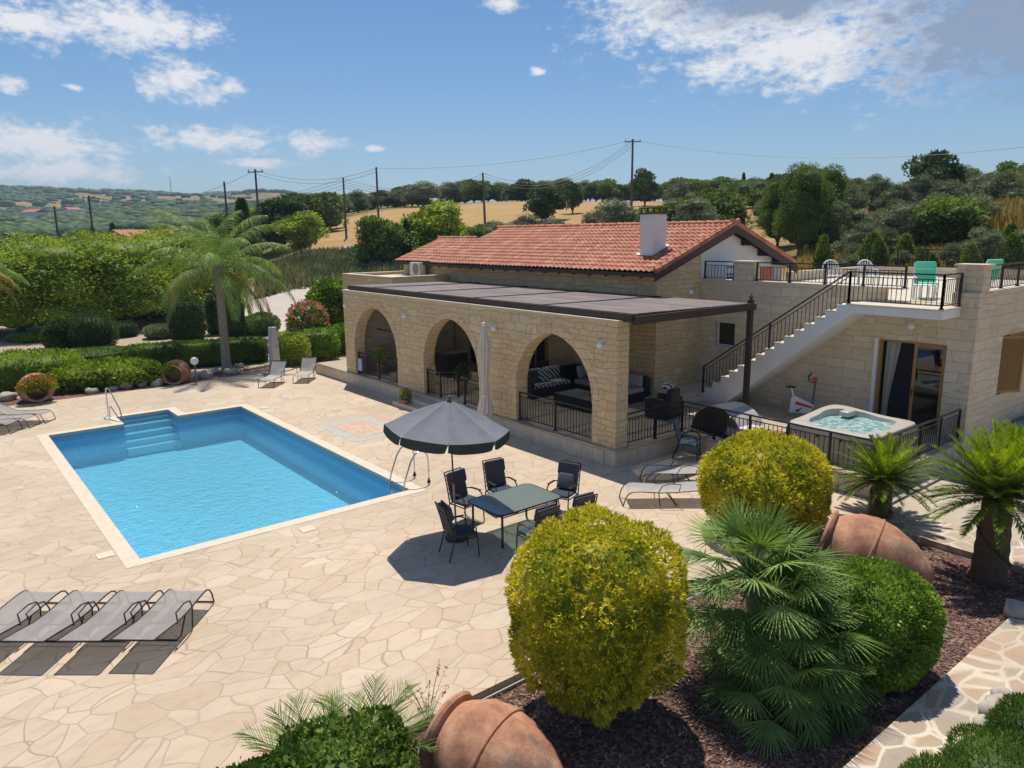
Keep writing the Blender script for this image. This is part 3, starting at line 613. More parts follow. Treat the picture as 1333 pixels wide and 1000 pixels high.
lr = MB(); EX2 = 18.78; roof_plane(lr, EX2, EZ+.03, 21.55, 5.88, 29.2, 32.5, rows=9); roof_plane(lr, 24.3, EZ+.03, 21.55, 5.88, 29.2, 32.5, rows=9); roof2 = vp(lr, 'lower_tiled_roof', M_rt, smooth=True, sharp=60)
rt = MB()
for k in range(34):
    y = 15.78+k*.4
    if y > 29.1: break
    rt.tube([(RX,y,RZ+.0),(RX,y+.43,RZ+.015)], [.115,.135], 10)
rt2 = MB()
for k in range(9): rt2.tube([(21.55,29.25+k*.37,5.88),(21.55,29.25+k*.37+.4,5.895)], [.105,.125], 10)
# verge tiles along the gable edge
for s_ in np.linspace(0, .96, 14):
    for sx in (-1, 1):
        xe = EX if sx < 0 else 27.18; x0 = xe+(RX-xe)*s_; z0 = EZ+(RZ-EZ)*s_; x1 = xe+(RX-xe)*(s_+.09); z1 = EZ+(RZ-EZ)*(s_+.09)
        rt.tube([(x0,15.80,z0+.06),(x1,15.80,z1+.045)], [.10,.085], 8)
vs_(rt, 'ridge_tiles', M_rt, roof1, smooth=True); vs_(rt2, 'ridge_tiles', M_rt, roof2, smooth=True)
def sl(x): return EZ+(x-EX)*(RZ-EZ)/(RX-EX) if x < RX else EZ+(27.18-x)*(RZ-EZ)/(27.18-RX)
bd = MB()
for x0, x1 in ((EX-.02,RX),(RX,27.2)):
    bd.prism([(x0,sl(x0)-.03),(x1,sl(x1)-.03),(x1,sl(x1)-.34),(x0,sl(x0)-.26)], 'y', 15.76, 15.80)
bd.box(EX-.05, 15.8, EZ-.13, EX-.01, 29.2, EZ-.01); bd.box(EX2-.05, 29.203, EZ-.11, EX2-.01, 32.5, EZ+.02)
vp(bd, 'fascia_board', M_dwood)
sf = MB(); sf.prism([(EX,EZ-.03),(RX,RZ-.03),(RX,RZ-.09),(EX,EZ-.09)], 'y', 15.81, 29.19); sf.prism([(RX,RZ-.03),(27.18,EZ-.03),(27.18,EZ-.09),(RX,RZ-.09)], 'y', 15.81, 29.19)
sf.prism([(EX2,EZ-.01),(21.55,5.85),(24.3,EZ-.01),(24.3,EZ-.06),(21.55,5.79),(EX2,EZ-.06)], 'y', 29.2, 32.45); vp(sf, 'roof_boarding', M_dwood)
rr = simple('rafter_wood', (.03,.018,.012), .6, var=.2)
for k in range(17):
    y = 16.4+k*.8; mb = MB(); mb.prism([(EX+.02,EZ-.10),(XH,sl(XH)-.10),(XH,sl(XH)-.22),(EX+.02,EZ-.19)], 'y', y, y+.09); vp(mb, 'rafter', rr)
for x in (21.7, 22.9, 24.1, 25.2, 26.2):
    mb = MB().box(x, 15.81, sl(x+.1)-.32, x+.16, 16.29, sl(x if x > RX else x)-.14); vp(mb, 'purlin', rr)
# chimney
ch = MB(); ch.box(20.0, 17.03, 5.0, 20.72, 17.62, 6.74); chim = vp(ch, 'chimney', M_white, bevel=.01)
ck = MB(); ck.box(19.94,16.97,6.70,20.78,17.68,6.76)
for x in (20.0,20.34,20.66):
    for y in (17.03,17.56): ck.box(x, y, 6.76, x+.05, y+.05, 6.90)
ck.box(19.97,17.0,6.90,20.75,17.65,6.935); vs_(ck, 'chimney_cowl', simple('weathered_metal', (.10,.09,.07), .7, .3), chim)
fs_ = MB().prism([(19.9,sl(19.9)+.075),(20.82,sl(20.82)+.075),(20.82,sl(20.82)+.10),(19.9,sl(19.9)+.10)], 'y', 16.93, 17.72); vs_(fs_, 'chimney_flashing', M_white, chim)
# pergola
pg_frame = MB(); ZA, ZB = 4.05, 3.98
pg_frame.box(14.02, 12.52, 3.86, 14.09, 28.05, 4.06); pg_frame.box(14.09, 12.5, 3.80, 19.45, 12.57, 3.98); pg_frame.box(19.0, 12.57, 3.80, 19.12, 16.05, 3.93)
pergola = vp(pg_frame, 'pergola', M_dwood)
mb = MB(); mb.box(19.1, 12.45, FZ, 19.24, 12.59, 4.12); mb.box(19.06,12.41,FZ,19.28,12.63,FZ+.12); mb.ball((19.17,12.52,4.19), .06); mb.tube([(19.17,12.52,4.12),(19.17,12.52,4.32)], [.03,.012], 6); vs_(mb, 'post', M_dwood, pergola)
for k in range(10):
    y = 13.2+k*1.62; mb = MB().box(14.1, y, 3.80, 19.17, y+.07, 3.93); vs_(mb, 'beam', M_dwood, pergola)
M_slat, t, b, o = newmat('weathered_slats'); g = pos(t)
c = ramp(t, noise(t, pos(t, (9,.25,1)), 1.0, 5, .6), [(.3, (.10,.07,.065)), (.5, (.19,.145,.135)), (.75, (.33,.27,.25))]); c = mixc(t, 1.0, c, ramp(t, noise(t, g, .7, 4), [(.3, (.8,)*3), (.7, (1.2,)*3)]), 'MULTIPLY')
t.links.new(c, b.inputs['Base Color']); b.inputs['Roughness'].default_value = .7
ys_ = [12.55, 15.95, 19.35, 22.75, 26.0, 28.05]
for k in range(5):
    mb = MB(); y0, y1 = ys_[k]+.05, ys_[k+1]-.05
    x = 14.13; xmax = 19.18 if y0 < 24 else 13.95+.02
    while x < 19.14:
        ye = y1
        if ye > y0+.05: zz = ZA+(x-14.1)*(ZB-ZA)/5.1; mb.box(x, y0, zz, x+.082, ye, zz+.028)
        x += .098
    if mb.v: vs_(mb, 'slat_panel', M_slat, pergola)
for k in range(1, 5):
    y = ys_[k]; mb = MB().prism([(14.03,4.00),(19.17,3.93),(19.17,4.042),(14.03,4.097)], 'y', y-.035, y+.035); vs_(mb, 'seam_batten', M_dwood, pergola)
fb = MB(); y = 12.52
while y < 27.9: fb.box(13.965, y, 3.925, 14.017, min(y+.985, 28.05), 4.075); y += 1.0
x = 14.05
while x < 19: fb.box(x, 12.44, 3.84, min(x+1.285,19.1), 12.497, 4.02); x += 1.3
vs_(fb, 'fascia', M_dwood, pergola)

# staircase
nst = 15; y_b, y_t = 14.88, 10.2; z_b, z_t = .80, 4.10; rn = (y_b-y_t)/nst; rs_ = (z_t-z_b)/nst; x0, x1 = 20.33, 21.49
poly = [(y_b+.28,FZ+.06),(y_b+.28,z_b-.14)]
for k in range(nst): poly += [(y_b-k*rn+ (0.28 if k==0 else 0), z_b-.14+0) if False else (y_b-k*rn, z_b-.14+k*rs_ if k else z_b-.14), (y_b-k*rn, z_b-.03+k*rs_)] if k else [(y_b, z_b-.14), (y_b, z_b+.19)]
poly = [(y_b+.25,FZ)]; z = z_b-.06; poly.append((y_b+.25, z))
for k in range(nst):
    y = y_b-k*rn; poly.append((y, z)); z = z_b-.06+(k+1)*rs_; poly.append((y, z))
poly += [(y_t,z),(7.72,z),(7.72,z-.22),(y_t-.15,z-.22),(y_b-.75,FZ)]
sc_m = MB().prism(poly, 'x', x0, x1); stair = vp(sc_m, 'staircase', M_white)
for k in range(nst):
    y = y_b-k*rn; zt = z_b-.06+k*rs_
    mb = MB().box(x0-.04, y if k == 0 else y-.0, zt, x1, y+rn if k else y+.27, zt+.035) ; vs_(mb, 'tread', M_coping, stair)
mb = MB().box(x0-.05, 7.68, z_t-.06, x1, y_t+rn*.1, z_t-.02); vs_(mb, 'landing_slab', M_coping, stair)
# railings
def railing(pts, h=.88, parent=villa, posts=1.1, bar=.125, name='railing', foot=True, top=.05, skip_end=False, low=.09):
    r = MB(); ps = []
    for i in range(len(pts)-1):
        a = Vector(pts[i]); b_ = Vector(pts[i+1]); d = b_-a; ln = math.hypot(d.x, d.y); n = max(1, round(ln/posts)); up = Vector((0,0,1))
        r.bar(a+up*h, b_+up*h, top, .035); r.bar(a+up*(h-.13), b_+up*(h-.13), .028, .02); r.bar(a+up*low, b_+up*low, .028, .02)
        nb = max(2, round(ln/bar))
        for k in range(1, nb): p = a+d*(k/nb); r.bar(p+up*low, p+up*(h-.13), .015, .015)
        for k in range(n+1):
            if k == 0 and i > 0: continue
            ps.append(a+d*(k/n))
    o_ = vp(r, name, M_iron, parent) if parent is villa else r.build(name, M_iron, parent)
    for p in ps:
        m_ = MB().box(p.x-.026, p.y-.026, p.z, p.x+.026, p.y+.026, p.z+h); m_.box(p.x-.045, p.y-.045, p.z, p.x+.045, p.y+.045, p.z+.03)
        m_.build('post', M_iron, o_, off=V0)
    return o_
railing([(14.33,12.93,FZ),(16.68,12.93,FZ),(16.68,7.42,FZ),(21.40,7.42,FZ)], name='terrace_railing')
railing([(14.0,17.0,FZ),(14.0,13.75,FZ)], name='arch_railing', posts=1.62)
railing([(14.0,22.2,FZ),(14.0,21.35,FZ),(14.5,21.0,FZ)], name='arch_railing', posts=.8); railing([(14.0,19.9,FZ),(14.0,18.9,FZ)], name='arch_railing', posts=1.0)
railing([(14.0,27.45,FZ),(14.0,24.05,FZ)], name='arch_railing', posts=1.7)
# stairs railing follows the slope
a_ = (20.38, y_b+.1, z_b-.05); bt = (20.38, y_t, z_t-.02)
railing([a_, bt], h=.90, name='stair_railing', posts=2.3, low=.12)
railing([bt, (20.38, 7.77, z_t-.02)], h=.88, name='landing_railing', posts=2.5); railing([(20.38,7.77,z_t-.02),(21.5,7.77,z_t-.02)], h=.88, name='landing_railing', posts=1.1)
railing([(21.62,13.95,4.49),(21.62,9.25,4.49)], h=.60, name='roof_railing', posts=1.2, bar=.12, low=.05); railing([(21.62,16.0,4.49),(21.62,14.82,4.49)], h=.60, name='roof_railing', posts=1.2, low=.05)
railing([(22.2,7.48,4.47),(33.7,7.48,4.47)], h=.66, name='roof_railing', posts=1.25, low=.05); railing([(33.75,7.48,4.5),(33.75,16.1,4.5)], h=.75, name='roof_railing', posts=1.3, low=.05)
# wall lamps
def wall_lamp(p, dx=-1, dy=0):
    mb = MB(); mb.ball((p[0]+dx*.07, p[1]+dy*.07, p[2]), .095, n=14); lp = vp(mb, 'wall_lamp', simple('lamp_glass', (.80,.80,.78), .25, var=.02, bmp=0), smooth=True)
    m2_ = MB(); m2_.box(p[0]-.03 if dx else p[0]-.06, p[1]-.06 if dx else p[1]-.03, p[2]+.02, p[0]+.03 if dx else p[0]+.06, p[1]+.06 if dx else p[1]+.03, p[2]+.12); vs_(m2_, 'lamp_bracket', M_whitem, lp)
for p in ((XF,28.0,3.27),(XF,23.3,3.2),(XF,17.95,3.25),(XF,13.42,3.22),(XW,8.9,3.45)): wall_lamp(p)
wall_lamp((20.9,16.1,4.05), 0, -1)
# sliding door
y0, y1, z0, z1 = DO
dr = MB(); xx = XW+.10
dr.box(xx,y0,z1-.07,xx+.1,y1,z1); dr.box(xx,y0,z0,xx+.1,y0+.06,z1-.07); dr.box(xx,y1-.07,z0,xx+.1,y1,z1-.07); dr.box(xx,y0+.06,z0,xx+.1,y1-.07,z0+.05)
door = vp(dr, 'sliding_door', M_owood)
mb = MB(); ym = y0+.88; mb.box(xx+.02,ym-.09,z0+.05,xx+.06,ym,z1-.07); mb.box(xx+.02,y0+.06,z0+.05,xx+.06,y0+.13,z1-.07); mb.box(xx+.02,y0+.13,z1-.14,xx+.06,ym-.09,z1-.07); mb.box(xx+.02,y0+.13,z0+.05,xx+.06,ym-.09,z0+.14); vs_(mb, 'door_leaf', M_owood, door)
mb = MB().box(xx+.035,y0+.13,z0+.14,xx+.045,ym-.09,z1-.14); vs_(mb, 'glass_pane', M_pane, door)
mb = MB().box(xx-.01,ym-.06,z0+1.0,xx+.018,ym-.03,z0+1.2); vs_(mb, 'handle', M_black, door)
mb = MB().box(XW-.015,y1+.002,z0+.02,XW+.13,y1+.10,z1); vs_(mb, 'door_jamb', M_white, door)
cu = MB(); n = 22; cv = []
for i in range(n+1):
    u = i/n; yy = y1-.10-.42*u
    for zz, k in ((z1-.1,1.0),(2.2,.75),(1.2,.45),(.55,.4)): cv.append((xx+.22+.03*sin(i*1.9), y1-.10-.42*u*k, zz))
cu.add(cv, [(i*4+k, i*4+k+1, (i+1)*4+k+1, (i+1)*4+k) for i in range(n) for k in range(3)]); vs_(cu, 'curtain', M_curtain, door, smooth=True)
# small window
y0, y1, z0, z1 = WO; wd = MB(); xx = XW+.2
wd.box(xx,y0,z1-.05,xx+.07,y1,z1); wd.box(xx,y0,z0,xx+.07,y1,z0+.05); wd.box(xx,y0,z0+.05,xx+.07,y0+.05,z1-.05); wd.box(xx,y1-.05,z0+.05,xx+.07,y1,z1-.05); 
wdo = vp(wd, 'window', M_white); mb = MB().box(xx+.03,y0+.05,z0+.05,xx+.04,y1-.05,z1-.05); vs_(mb, 'glass_pane', M_pane, wdo)
mb = MB().box(XW-.05,y0-.05,z0-.06,XW+.19,y1+.05,z0-.001); vs_(mb, 'sill', M_coping, wdo)
# window with louvred shutters on the south wall
wd = MB(); x0, x1, z0, z1 = SO
wd.box(x0,7.5,z0,x0+.06,7.58,z1); wd.box(x1-.06,7.5,z0,x1,7.58,z1); wd.box(x0+.06,7.5,z1-.06,x1-.06,7.58,z1); wd.box(x0+.06,7.5,z0,x1-.06,7.58,z0+.05); wdo = vp(wd, 'window', M_shutter)
mb = MB().box(x0+.06,7.54,z0+.05,x1-.06,7.545,z1-.06); vs_(mb, 'glass_pane', M_pane, wdo)
def shutter(a, ang, w_):
    # hinged at a=(x,y); opens outwards by ang
    mb = MB(); h = z1-z0-.06
    M = Matrix.Translation((a[0],a[1],z0+.03)) @ Matrix.Rotation(ang, 4, 'Z'); q = MB()
    q.box(0,-.02,0,.07,.02,h); q.box(w_-.07,-.02,0,w_,.02,h); q.box(.07,-.02,0,w_-.07,.02,.08); q.box(.07,-.02,h-.08,w_-.07,.02,h)
    nl = 26
    for i in range(nl): zz = .09+(h-.18)*i/nl; q.add([(.07,-.018,zz),(w_-.07,-.018,zz),(w_-.07,.012,zz+.05),(.07,.012,zz+.05),(.07,-.012,zz),(w_-.07,-.012,zz),(w_-.07,.018,zz+.05),(.07,.018,zz+.05)], [(0,1,2,3),(4,7,6,5),(0,4,5,1),(3,2,6,7)])
    q.v = [tuple(M @ Vector(v)) for v in q.v]; vs_(q, 'shutter', M_shutter, wdo)
shutter((SO[0]+.03,7.46), R_(-30), .95); shutter((SO[0]+1.0,7.47), R_(-4), .95)
# openings in the house wall behind the arcade
for k, (yy, ww, zt) in enumerate(((17.6,1.5,2.75),(21.6,1.2,2.75),(25.6,1.1,2.6))):
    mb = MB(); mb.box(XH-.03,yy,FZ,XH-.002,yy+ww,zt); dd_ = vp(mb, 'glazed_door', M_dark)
    m2_ = MB(); m2_.box(XH-.07,yy-.06,FZ,XH-.031,yy+.03,zt+.05); m2_.box(XH-.07,yy+ww-.03,FZ,XH-.031,yy+ww+.06,zt+.05); m2_.box(XH-.07,yy+.03,zt-.04,XH-.031,yy+ww-.03,zt+.05); m2_.box(XH-.07,yy+ww/2-.04,FZ,XH-.031,yy+ww/2+.04,zt-.04); vs_(m2_, 'frame', M_owood, dd_)
mb = MB(); mb.box(14.32,27.9,FZ,19.1,28.04,3.79); vp(mb, 'end_room_wall', M_stone2)

# ------------------------------------------------------------------ furniture and objects
def T(name, loc, rz, label, cat, group=None): return empty(name, loc, rz, label, cat, group)
def arc(c, r, a0, a1, n, plane='yz'):
    o_ = []
    for i in range(n+1):
        a = a0+(a1-a0)*i/n; u, v = r*cos(a), r*sin(a)
        o_.append((c[0], c[1]+u, c[2]+v) if plane == 'yz' else (c[0]+u, c[1], c[2]+v))
    return o_
# sling lounger: local +y is the head end; foot legs touch the ground at y=0
def make_lounger(back, mat_s, arms, label, group):
    r = T('sun_lounger', (0,0,0), 0, label, 'sun lounger', group); W = .32; hy = 1.28; L2 = .68
    by, bz = hy+L2*cos(back), .33+L2*sin(back)
    prof = [(.05,.02),(.10,.20),(.17,.30),(.27,.345),(.45,.35),(.9,.32),(hy,.33),(hy+L2*.5*cos(back),.335+L2*.5*sin(back)),(by,bz)]
    f = MB()
    for sx in (-W, W): f.tube([(sx,y,z) for y, z in prof], .013, 6)
    f.tube([(-W,.05,.02),(W,.05,.02)], .013, 6); f.tube([(-W,by,bz),(W,by,bz)], .013, 6); f.tube([(-W,hy-.02,.30),(W,hy-.02,.30)], .011, 6)
    f.build('frame', M_frame, r, smooth=True)
    sp = [p for p in prof if p[1] > .25]; sm = []
    for i in range(len(sp)-1):
        for k in range(4):
            u = k/4; sm.append((sp[i][0]*(1-u)+sp[i+1][0]*u, sp[i][1]*(1-u)+sp[i+1][1]*u))
    sm.append(sp[-1]); n = len(sm); wv = 5; s_ = MB(); vs = []
    for top in (.004, -.006):
        for y, z in sm:
            for j in range(wv): u = j/(wv-1)*2-1; vs.append((u*(W-.012), y, z+top-.018*(1-u*u)))
    fs = []
    for lay in range(2):
        for i in range(n-1):
            for j in range(wv-1): q = lay*n*wv; fs.append((q+i*wv+j, q+i*wv+j+1, q+(i+1)*wv+j+1, q+(i+1)*wv+j))
    s_.add(vs, fs); s_.build('sling', mat_s, r, smooth=True)
    lg = MB(); lg.tube([(-W,1.02,.32),(-W-.01,1.22,.08),(-W+.05,1.25,.015),(W-.05,1.25,.015),(W+.01,1.22,.08),(W,1.02,.32)], .013, 6); lg.build('rear_leg', M_frame, r, smooth=True)
    if arms:
        for sx in (-1, 1):
            a = MB(); a.tube([(sx*(W+.02),.88,.02),(sx*(W+.03),.84,.35),(sx*(W+.04),.92,.50),(sx*(W+.04),1.10,.55),(sx*(W+.03),1.34,.52),(sx*(W+.02),hy+.02,.36)], .012, 6); a.build('armrest', M_frame, r, smooth=True)
    return r
def place_axis(o, foot, head_dir): o.location = (foot[0], foot[1], 0); o.rotation_euler = (0,0,math.atan2(-head_dir[0], head_dir[1]))
# four loungers front left (head ends towards the camera)
l0 = make_lounger(R_(8), M_sling, True, 'grey sling sun lounger at the right end of the front row of loungers', 'sun loungers in the front row left of the pool deck')
Rn = Vector((3.32,12.25)); st_ = Vector((-.61,.5)); hd = Vector((-.645,-.764))
labs = ['grey sling sun lounger at the right end of the front row of loungers','grey sling sun lounger second from the right end of the front row','grey sling sun lounger third from the right end of the front row','grey sling sun lounger cut off by the left edge in the front row']
for k in range(4):
    c = Rn+st_*k+Vector((-.77,.635))*.35; o_ = l0 if k == 0 else copy_tree(l0); o_['label'] = labs[k]; place_axis(o_, c+Vector((rng.uniform(-.03,.03), rng.uniform(-.03,.03))), hd+Vector((rng.uniform(-.03,.03), 0)))
# two behind the round bush
l1 = make_lounger(R_(4), M_slingl, True, 'pale flat sling sun lounger in front of the one by the terrace plinth', 'pale sun loungers beside the yellow bush'); place_axis(l1, (12.05,11.05), Vector((.78,-.63)))
o_ = copy_tree(l1); o_['label'] = 'pale flat sling sun lounger nearest to the terrace plinth corner'; place_axis(o_, (13.42,11.62), Vector((.78,-.63)))
# two raised ones by the shower
l2 = make_lounger(R_(52), M_slingl, True, 'white sling lounger with raised back, left one beside the shower', 'white loungers with raised backs by the outdoor shower'); place_axis(l2, (10.7,29.3), Vector((.67,.74)))
o_ = copy_tree(l2); o_['label'] = 'white sling lounger with raised back, nearer to the pink flowering shrub'; place_axis(o_, (12.16,29.25), Vector((.62,.78)))
# flat ones at the left edge
l3 = make_lounger(R_(24), M_sling, False, 'grey sling lounger nearest to the terracotta jar at the left edge', 'loungers at the far left edge of the deck')
ffs = [P(67,545,.1), P(47,551,.1), P(23,558,.1), P(-8,566,.1)]; ll = ['grey sling lounger nearest to the terracotta jar at the left edge','grey sling lounger second from the terracotta jar at the left edge','grey sling lounger third from the jar at the left edge','grey sling lounger farthest from the jar, cut by the left edge']
for k, p in enumerate(ffs):
    o_ = l3 if k == 0 else copy_tree(l3); o_['label'] = ll[k]; place_axis(o_, (p.x, p.y), Vector((-.80,.60)))

# patio chair, faces local -y
def make_patio_chair(label):
    r = T('patio_chair', (0,0,0), 0, label, 'chair', 'padded chairs round the glass garden table'); W = .27
    f = MB()
    for sx in (-W, W):
        f.tube([(sx,-.28,0),(sx,-.25,.40),(sx,-.22,.60),(sx,-.12,.655),(sx,.10,.655),(sx,.25,.62)], .014, 6)
        f.tube([(sx,.34,0),(sx,.22,.42),(sx*.96,.30,.75),(sx*.9,.40,1.06)], .014, 6); f.tube([(sx,-.24,.41),(sx,.22,.41)], .013, 6)
    f.tube([(-W,-.24,.41),(W,-.24,.41)], .012, 6); f.tube([(-W,.22,.41),(W,.22,.41)], .012, 6); f.tube([(-W*.9,.40,1.06),(W*.9,.40,1.06)], .013, 6)
    for k in range(6): u = k/5; y = .245+.135*u; z = .50+.50*u; f.tube([(-W*.95,y,z),(W*.95,y,z)], .009, 5)
    f.build('frame', M_frame, r, smooth=True)
    for sx in (-1, 1): MB().rbox(sx*W-.03,-.2,.655,sx*W+.03,.12,.675,.012,2).build('armrest', M_frame, r, smooth=True)
    MB().rbox(-.25,-.26,.425,.25,.22,.50,.035,3).build('seat_cushion', M_cushb, r, smooth=True)
    Mx = Matrix.Translation((0,.205,.48)) @ Matrix.Rotation(R_(-14.5), 4, 'X')
    bc = MB().rbox(-.245,-.05,0,.245,.03,.58,.035,3,Mx).build('back_cushion', M_cush, r, smooth=True)
    hb = MB(); vs = [(-.245,-.085,.34),(-.12,-.10,.27),(0,-.105,.235),(.12,-.10,.27),(.245,-.085,.34),(.245,-.09,.60),(-.245,-.09,.60)]
    hb.prism([(v[0],v[2]) for v in vs], 'y', -.10, -.052); hb.v = [tuple(Mx @ Vector(v)) for v in hb.v]; hb.build('head_pillow', M_cush, r, bevel=.02)
    return r
ch0 = make_patio_chair('x')
for k, (x, y, fx, fy, lb) in enumerate([(7.62,11.10,1,-.22,'padded patio chair at the pool-side end of the glass table, slatted back to camera'),(8.70,12.42,.15,-1,'padded patio chair right behind the umbrella pole'),(9.72,12.48,-.12,-1,'padded patio chair on the house side of the table, right of the umbrella pole chair'),
      (10.62,11.42,-1,-.35,'padded patio chair with a pale cushion at the house end of the glass table'),(9.75,10.12,.1,1,'padded patio chair whose back just tops the yellow bush'),(8.72,10.12,0,1,'padded patio chair mostly hidden behind the left of the yellow bush')]):
    o_ = ch0 if k == 0 else copy_tree(ch0); o_['label'] = lb; o_.location = (x, y, 0); o_.rotation_euler = (0,0,math.atan2(fx, -fy))
mb = MB(); Mx = Matrix.Translation((10.62,11.42,0)) @ Matrix.Rotation(math.atan2(-1,.35), 4, 'Z') @ Matrix.Translation((0,.10,.52)) @ Matrix.Rotation(R_(-22), 4, 'X')
cu_ = mb.rbox(-.19,-.06,0,.19,.05,.36,.05,3,Mx).build('cushion', M_grey, None, smooth=True); tag(cu_, 'pale grey loose cushion leaning on the chair at the house end of the table', 'cushion')
# glass table
r = T('garden_table', (9.13,11.27,0), 0, 'rectangular glass topped garden table with dark metal frame beside the umbrella', 'table')
f = MB(); hx, hy = .85, .575
def rr_loop(hx, hy, rad, z, n=6):
    o_ = []
    for qx, qy, a0 in ((1,1,0),(-1,1,pi/2),(-1,-1,pi),(1,-1,3*pi/2)):
        for k in range(n+1): a = a0+pi/2*k/n; o_.append((qx*(hx-rad)+cos(a)*rad, qy*(hy-rad)+sin(a)*rad, z))
    return o_
lp = rr_loop(hx, hy, .16, .71); f.tube(lp+[lp[0]], .018, 6, cap=False); f.tube([(-.7,-.48,.62),(.7,-.48,.62)], .012, 6); f.tube([(-.7,.48,.62),(.7,.48,.62)], .012, 6); f.tube([(-.7,-.48,.62),(-.7,.48,.62)], .012, 6); f.tube([(.7,-.48,.62),(.7,.48,.62)], .012, 6); f.tube([(0,-.57,.69),(0,.57,.69)], .012, 6)
f.build('frame', M_frame, r, smooth=True)
for sx in (-1, 1):
    for sy in (-1, 1): MB().tube([(sx*.72,sy*.49,0),(sx*.72,sy*.49,.70)], .024, 8).build('leg', M_frame, r, smooth=True)
MB().prism([(x,y) for x,y,z in rr_loop(hx-.015, hy-.015, .15, 0)], 'z', .715, .723).build('glass_top', M_glass, r)
# open parasol
r = T('parasol', (8.0,11.78,0), 0, 'open charcoal parasol with scalloped valance over the garden table', 'parasol')
ux, uy = -.03, .10
MB().lathe([(.24,0),(.24,.05),(.10,.07),(.045,.09),(.04,.30),(.0,.30)], 20).build('base', M_black, r, smooth=True)
MB().tube([(0,0,.05),(ux*.45,uy*.45,1.25)], .022, 8).build('lower_pole', simple('grey_pole', (.28,.25,.22), .4, .4), r, smooth=True)
mb = MB().tube([(ux*.42,uy*.42,1.18),(ux,uy,2.80)], .017, 8).build('upper_pole', M_frame, r, smooth=True)
mb = MB(); mb.tube([(ux*.42,uy*.42,1.16),(ux*.46,uy*.46,1.32)], .035, 8); mb.tube([(ux*.44-.03,uy*.44,1.24),(ux*.44-.09,uy*.44-.02,1.20)], .01, 6); mb.build('tilt_crank', M_frame, r, smooth=True)
NR = 8; RAD = 1.25; tilt = Matrix.Translation((ux,uy,2.80)) @ Matrix.Rotation(R_(3), 4, 'X') @ Matrix.Rotation(R_(4), 4, 'Y')
cv = MB(); vs = [(0,0,.08)]; rings = 8; sg = 8; nn_ = NR*sg
for i in range(1, rings+1):
    for j in range(nn_):
        a = 2*pi*j/nn_+.2; u = (j % sg)/sg; e = abs(u-.5)*2; rr_ = RAD*i/rings; apo = cos(pi/NR)/cos((u-.5)*2*pi/NR)
        rad = rr_*apo; z = .08-.55*(i/rings)**1.12-.055*(1-e*e)*sin(pi*i/rings*.9)*1.0; vs.append((rad*cos(a), rad*sin(a), z))
fs = [(0, 1+j, 1+(j+1)%nn_) for j in range(nn_)]
for i in range(rings-1):
    for j in range(nn_): fs.append((1+i*nn_+j, 1+(i+1)*nn_+j, 1+(i+1)*nn_+(j+1)%nn_, 1+i*nn_+(j+1)%nn_))
cv.add([tilt @ Vector(v) for v in vs], fs); can = cv.build('canopy', M_umb, r, smooth=True, sharp=12)
va = MB(); rim = vs[1+(rings-1)*nn_:]
vv = []; 
for j in range(nn_):
    u = (j % sg)/sg; x, y, z = rim[j]; dr_ = .20-.045*(abs(u-.5)*2)**4*1.0; vv += [(x*1.002,y*1.002,z), (x*1.01,y*1.01,z-dr_)]
fs = []
for j in range(nn_):
    k = (j+1) % nn_
    if (j % sg) == sg-1:   # small slit between valance panels
        a0 = Vector(vv[2*j+1]); a1 = Vector(vv[2*k+1]); vv_i = len(vv); vv.append(tuple(a0.lerp(a1, .55))); fs.append((2*j, 2*j+1, vv_i, 2*k))
    else: fs.append((2*j, 2*j+1, 2*k+1, 2*k))
va.add([tilt @ Vector(v) for v in vv], fs); va.build('valance', M_umbd, can)
for k in range(NR):
    a = 2*pi*k/NR+.2; e1_ = tilt @ Vector((RAD*cos(a), RAD*sin(a), -.475)); top = tilt @ Vector((0,0,.045)); md = tilt @ Vector((RAD*.48*cos(a), RAD*.48*sin(a), -.205)); hub = tilt @ Vector((.03*cos(a),.03*sin(a),-.62))
    m_ = MB().tube([top, md, e1_], .008, 5); m_.tube([hub, md], .007, 5); m_.build('rib', M_frame, r)
mb = MB().lathe([(.05,0),(.06,.02),(.03,.05),(.028,.07),(.035,.09),(.0,.12)], 12, tilt @ Matrix.Translation((0,0,.075))).build('finial', M_grey, r, smooth=True)
# closed beige parasol against the arcade
r = T('closed_parasol', (13.25,17.75,0), 0, 'closed cream canvas parasol standing against the arcade pier', 'parasol')
MB().lathe([(.26,0),(.26,.06),(.05,.09),(.04,.3),(0,.3)], 20).build('base', simple('concrete_base', (.40,.38,.35), .9), r, smooth=True)
MB().tube([(0,0,.05),(0,0,3.45)], .024, 8).build('pole', M_whitem, r, smooth=True)
cl = MB(); nf = 10; n = nf*6; vs = []; prof = [(3.36,.04,.0),(3.2,.10,.2),(2.85,.19,.35),(2.65,.21,.45),(2.3,.17,.5),(1.9,.145,.5),(1.5,.125,.5),(1.25,.13,.4),(1.05,.20,.45),(.85,.25,.5),(.70,.26,.55)]
for i, (z, rr_, am) in enumerate(prof):
    for j in range(n):
        a = 2*pi*j/n; fr_ = 1-am*.55*(.5+.5*cos(a*nf+i*.25+sin(i)*.6)); zz = z-.06*am*cos(a*nf/2+i*.1)*(1 if i in (2,10) else 0); vs.append((rr_*fr_*cos(a+.1*sin(i*1.1)), rr_*fr_*sin(a+.1*sin(i*1.1)), zz))
cl.add(vs, [(i*n+j, i*n+(j+1)%n, (i+1)*n+(j+1)%n, (i+1)*n+j) for i in range(len(prof)-1) for j in range(n)]); cl.build('folded_canopy', M_beige, r, smooth=True)
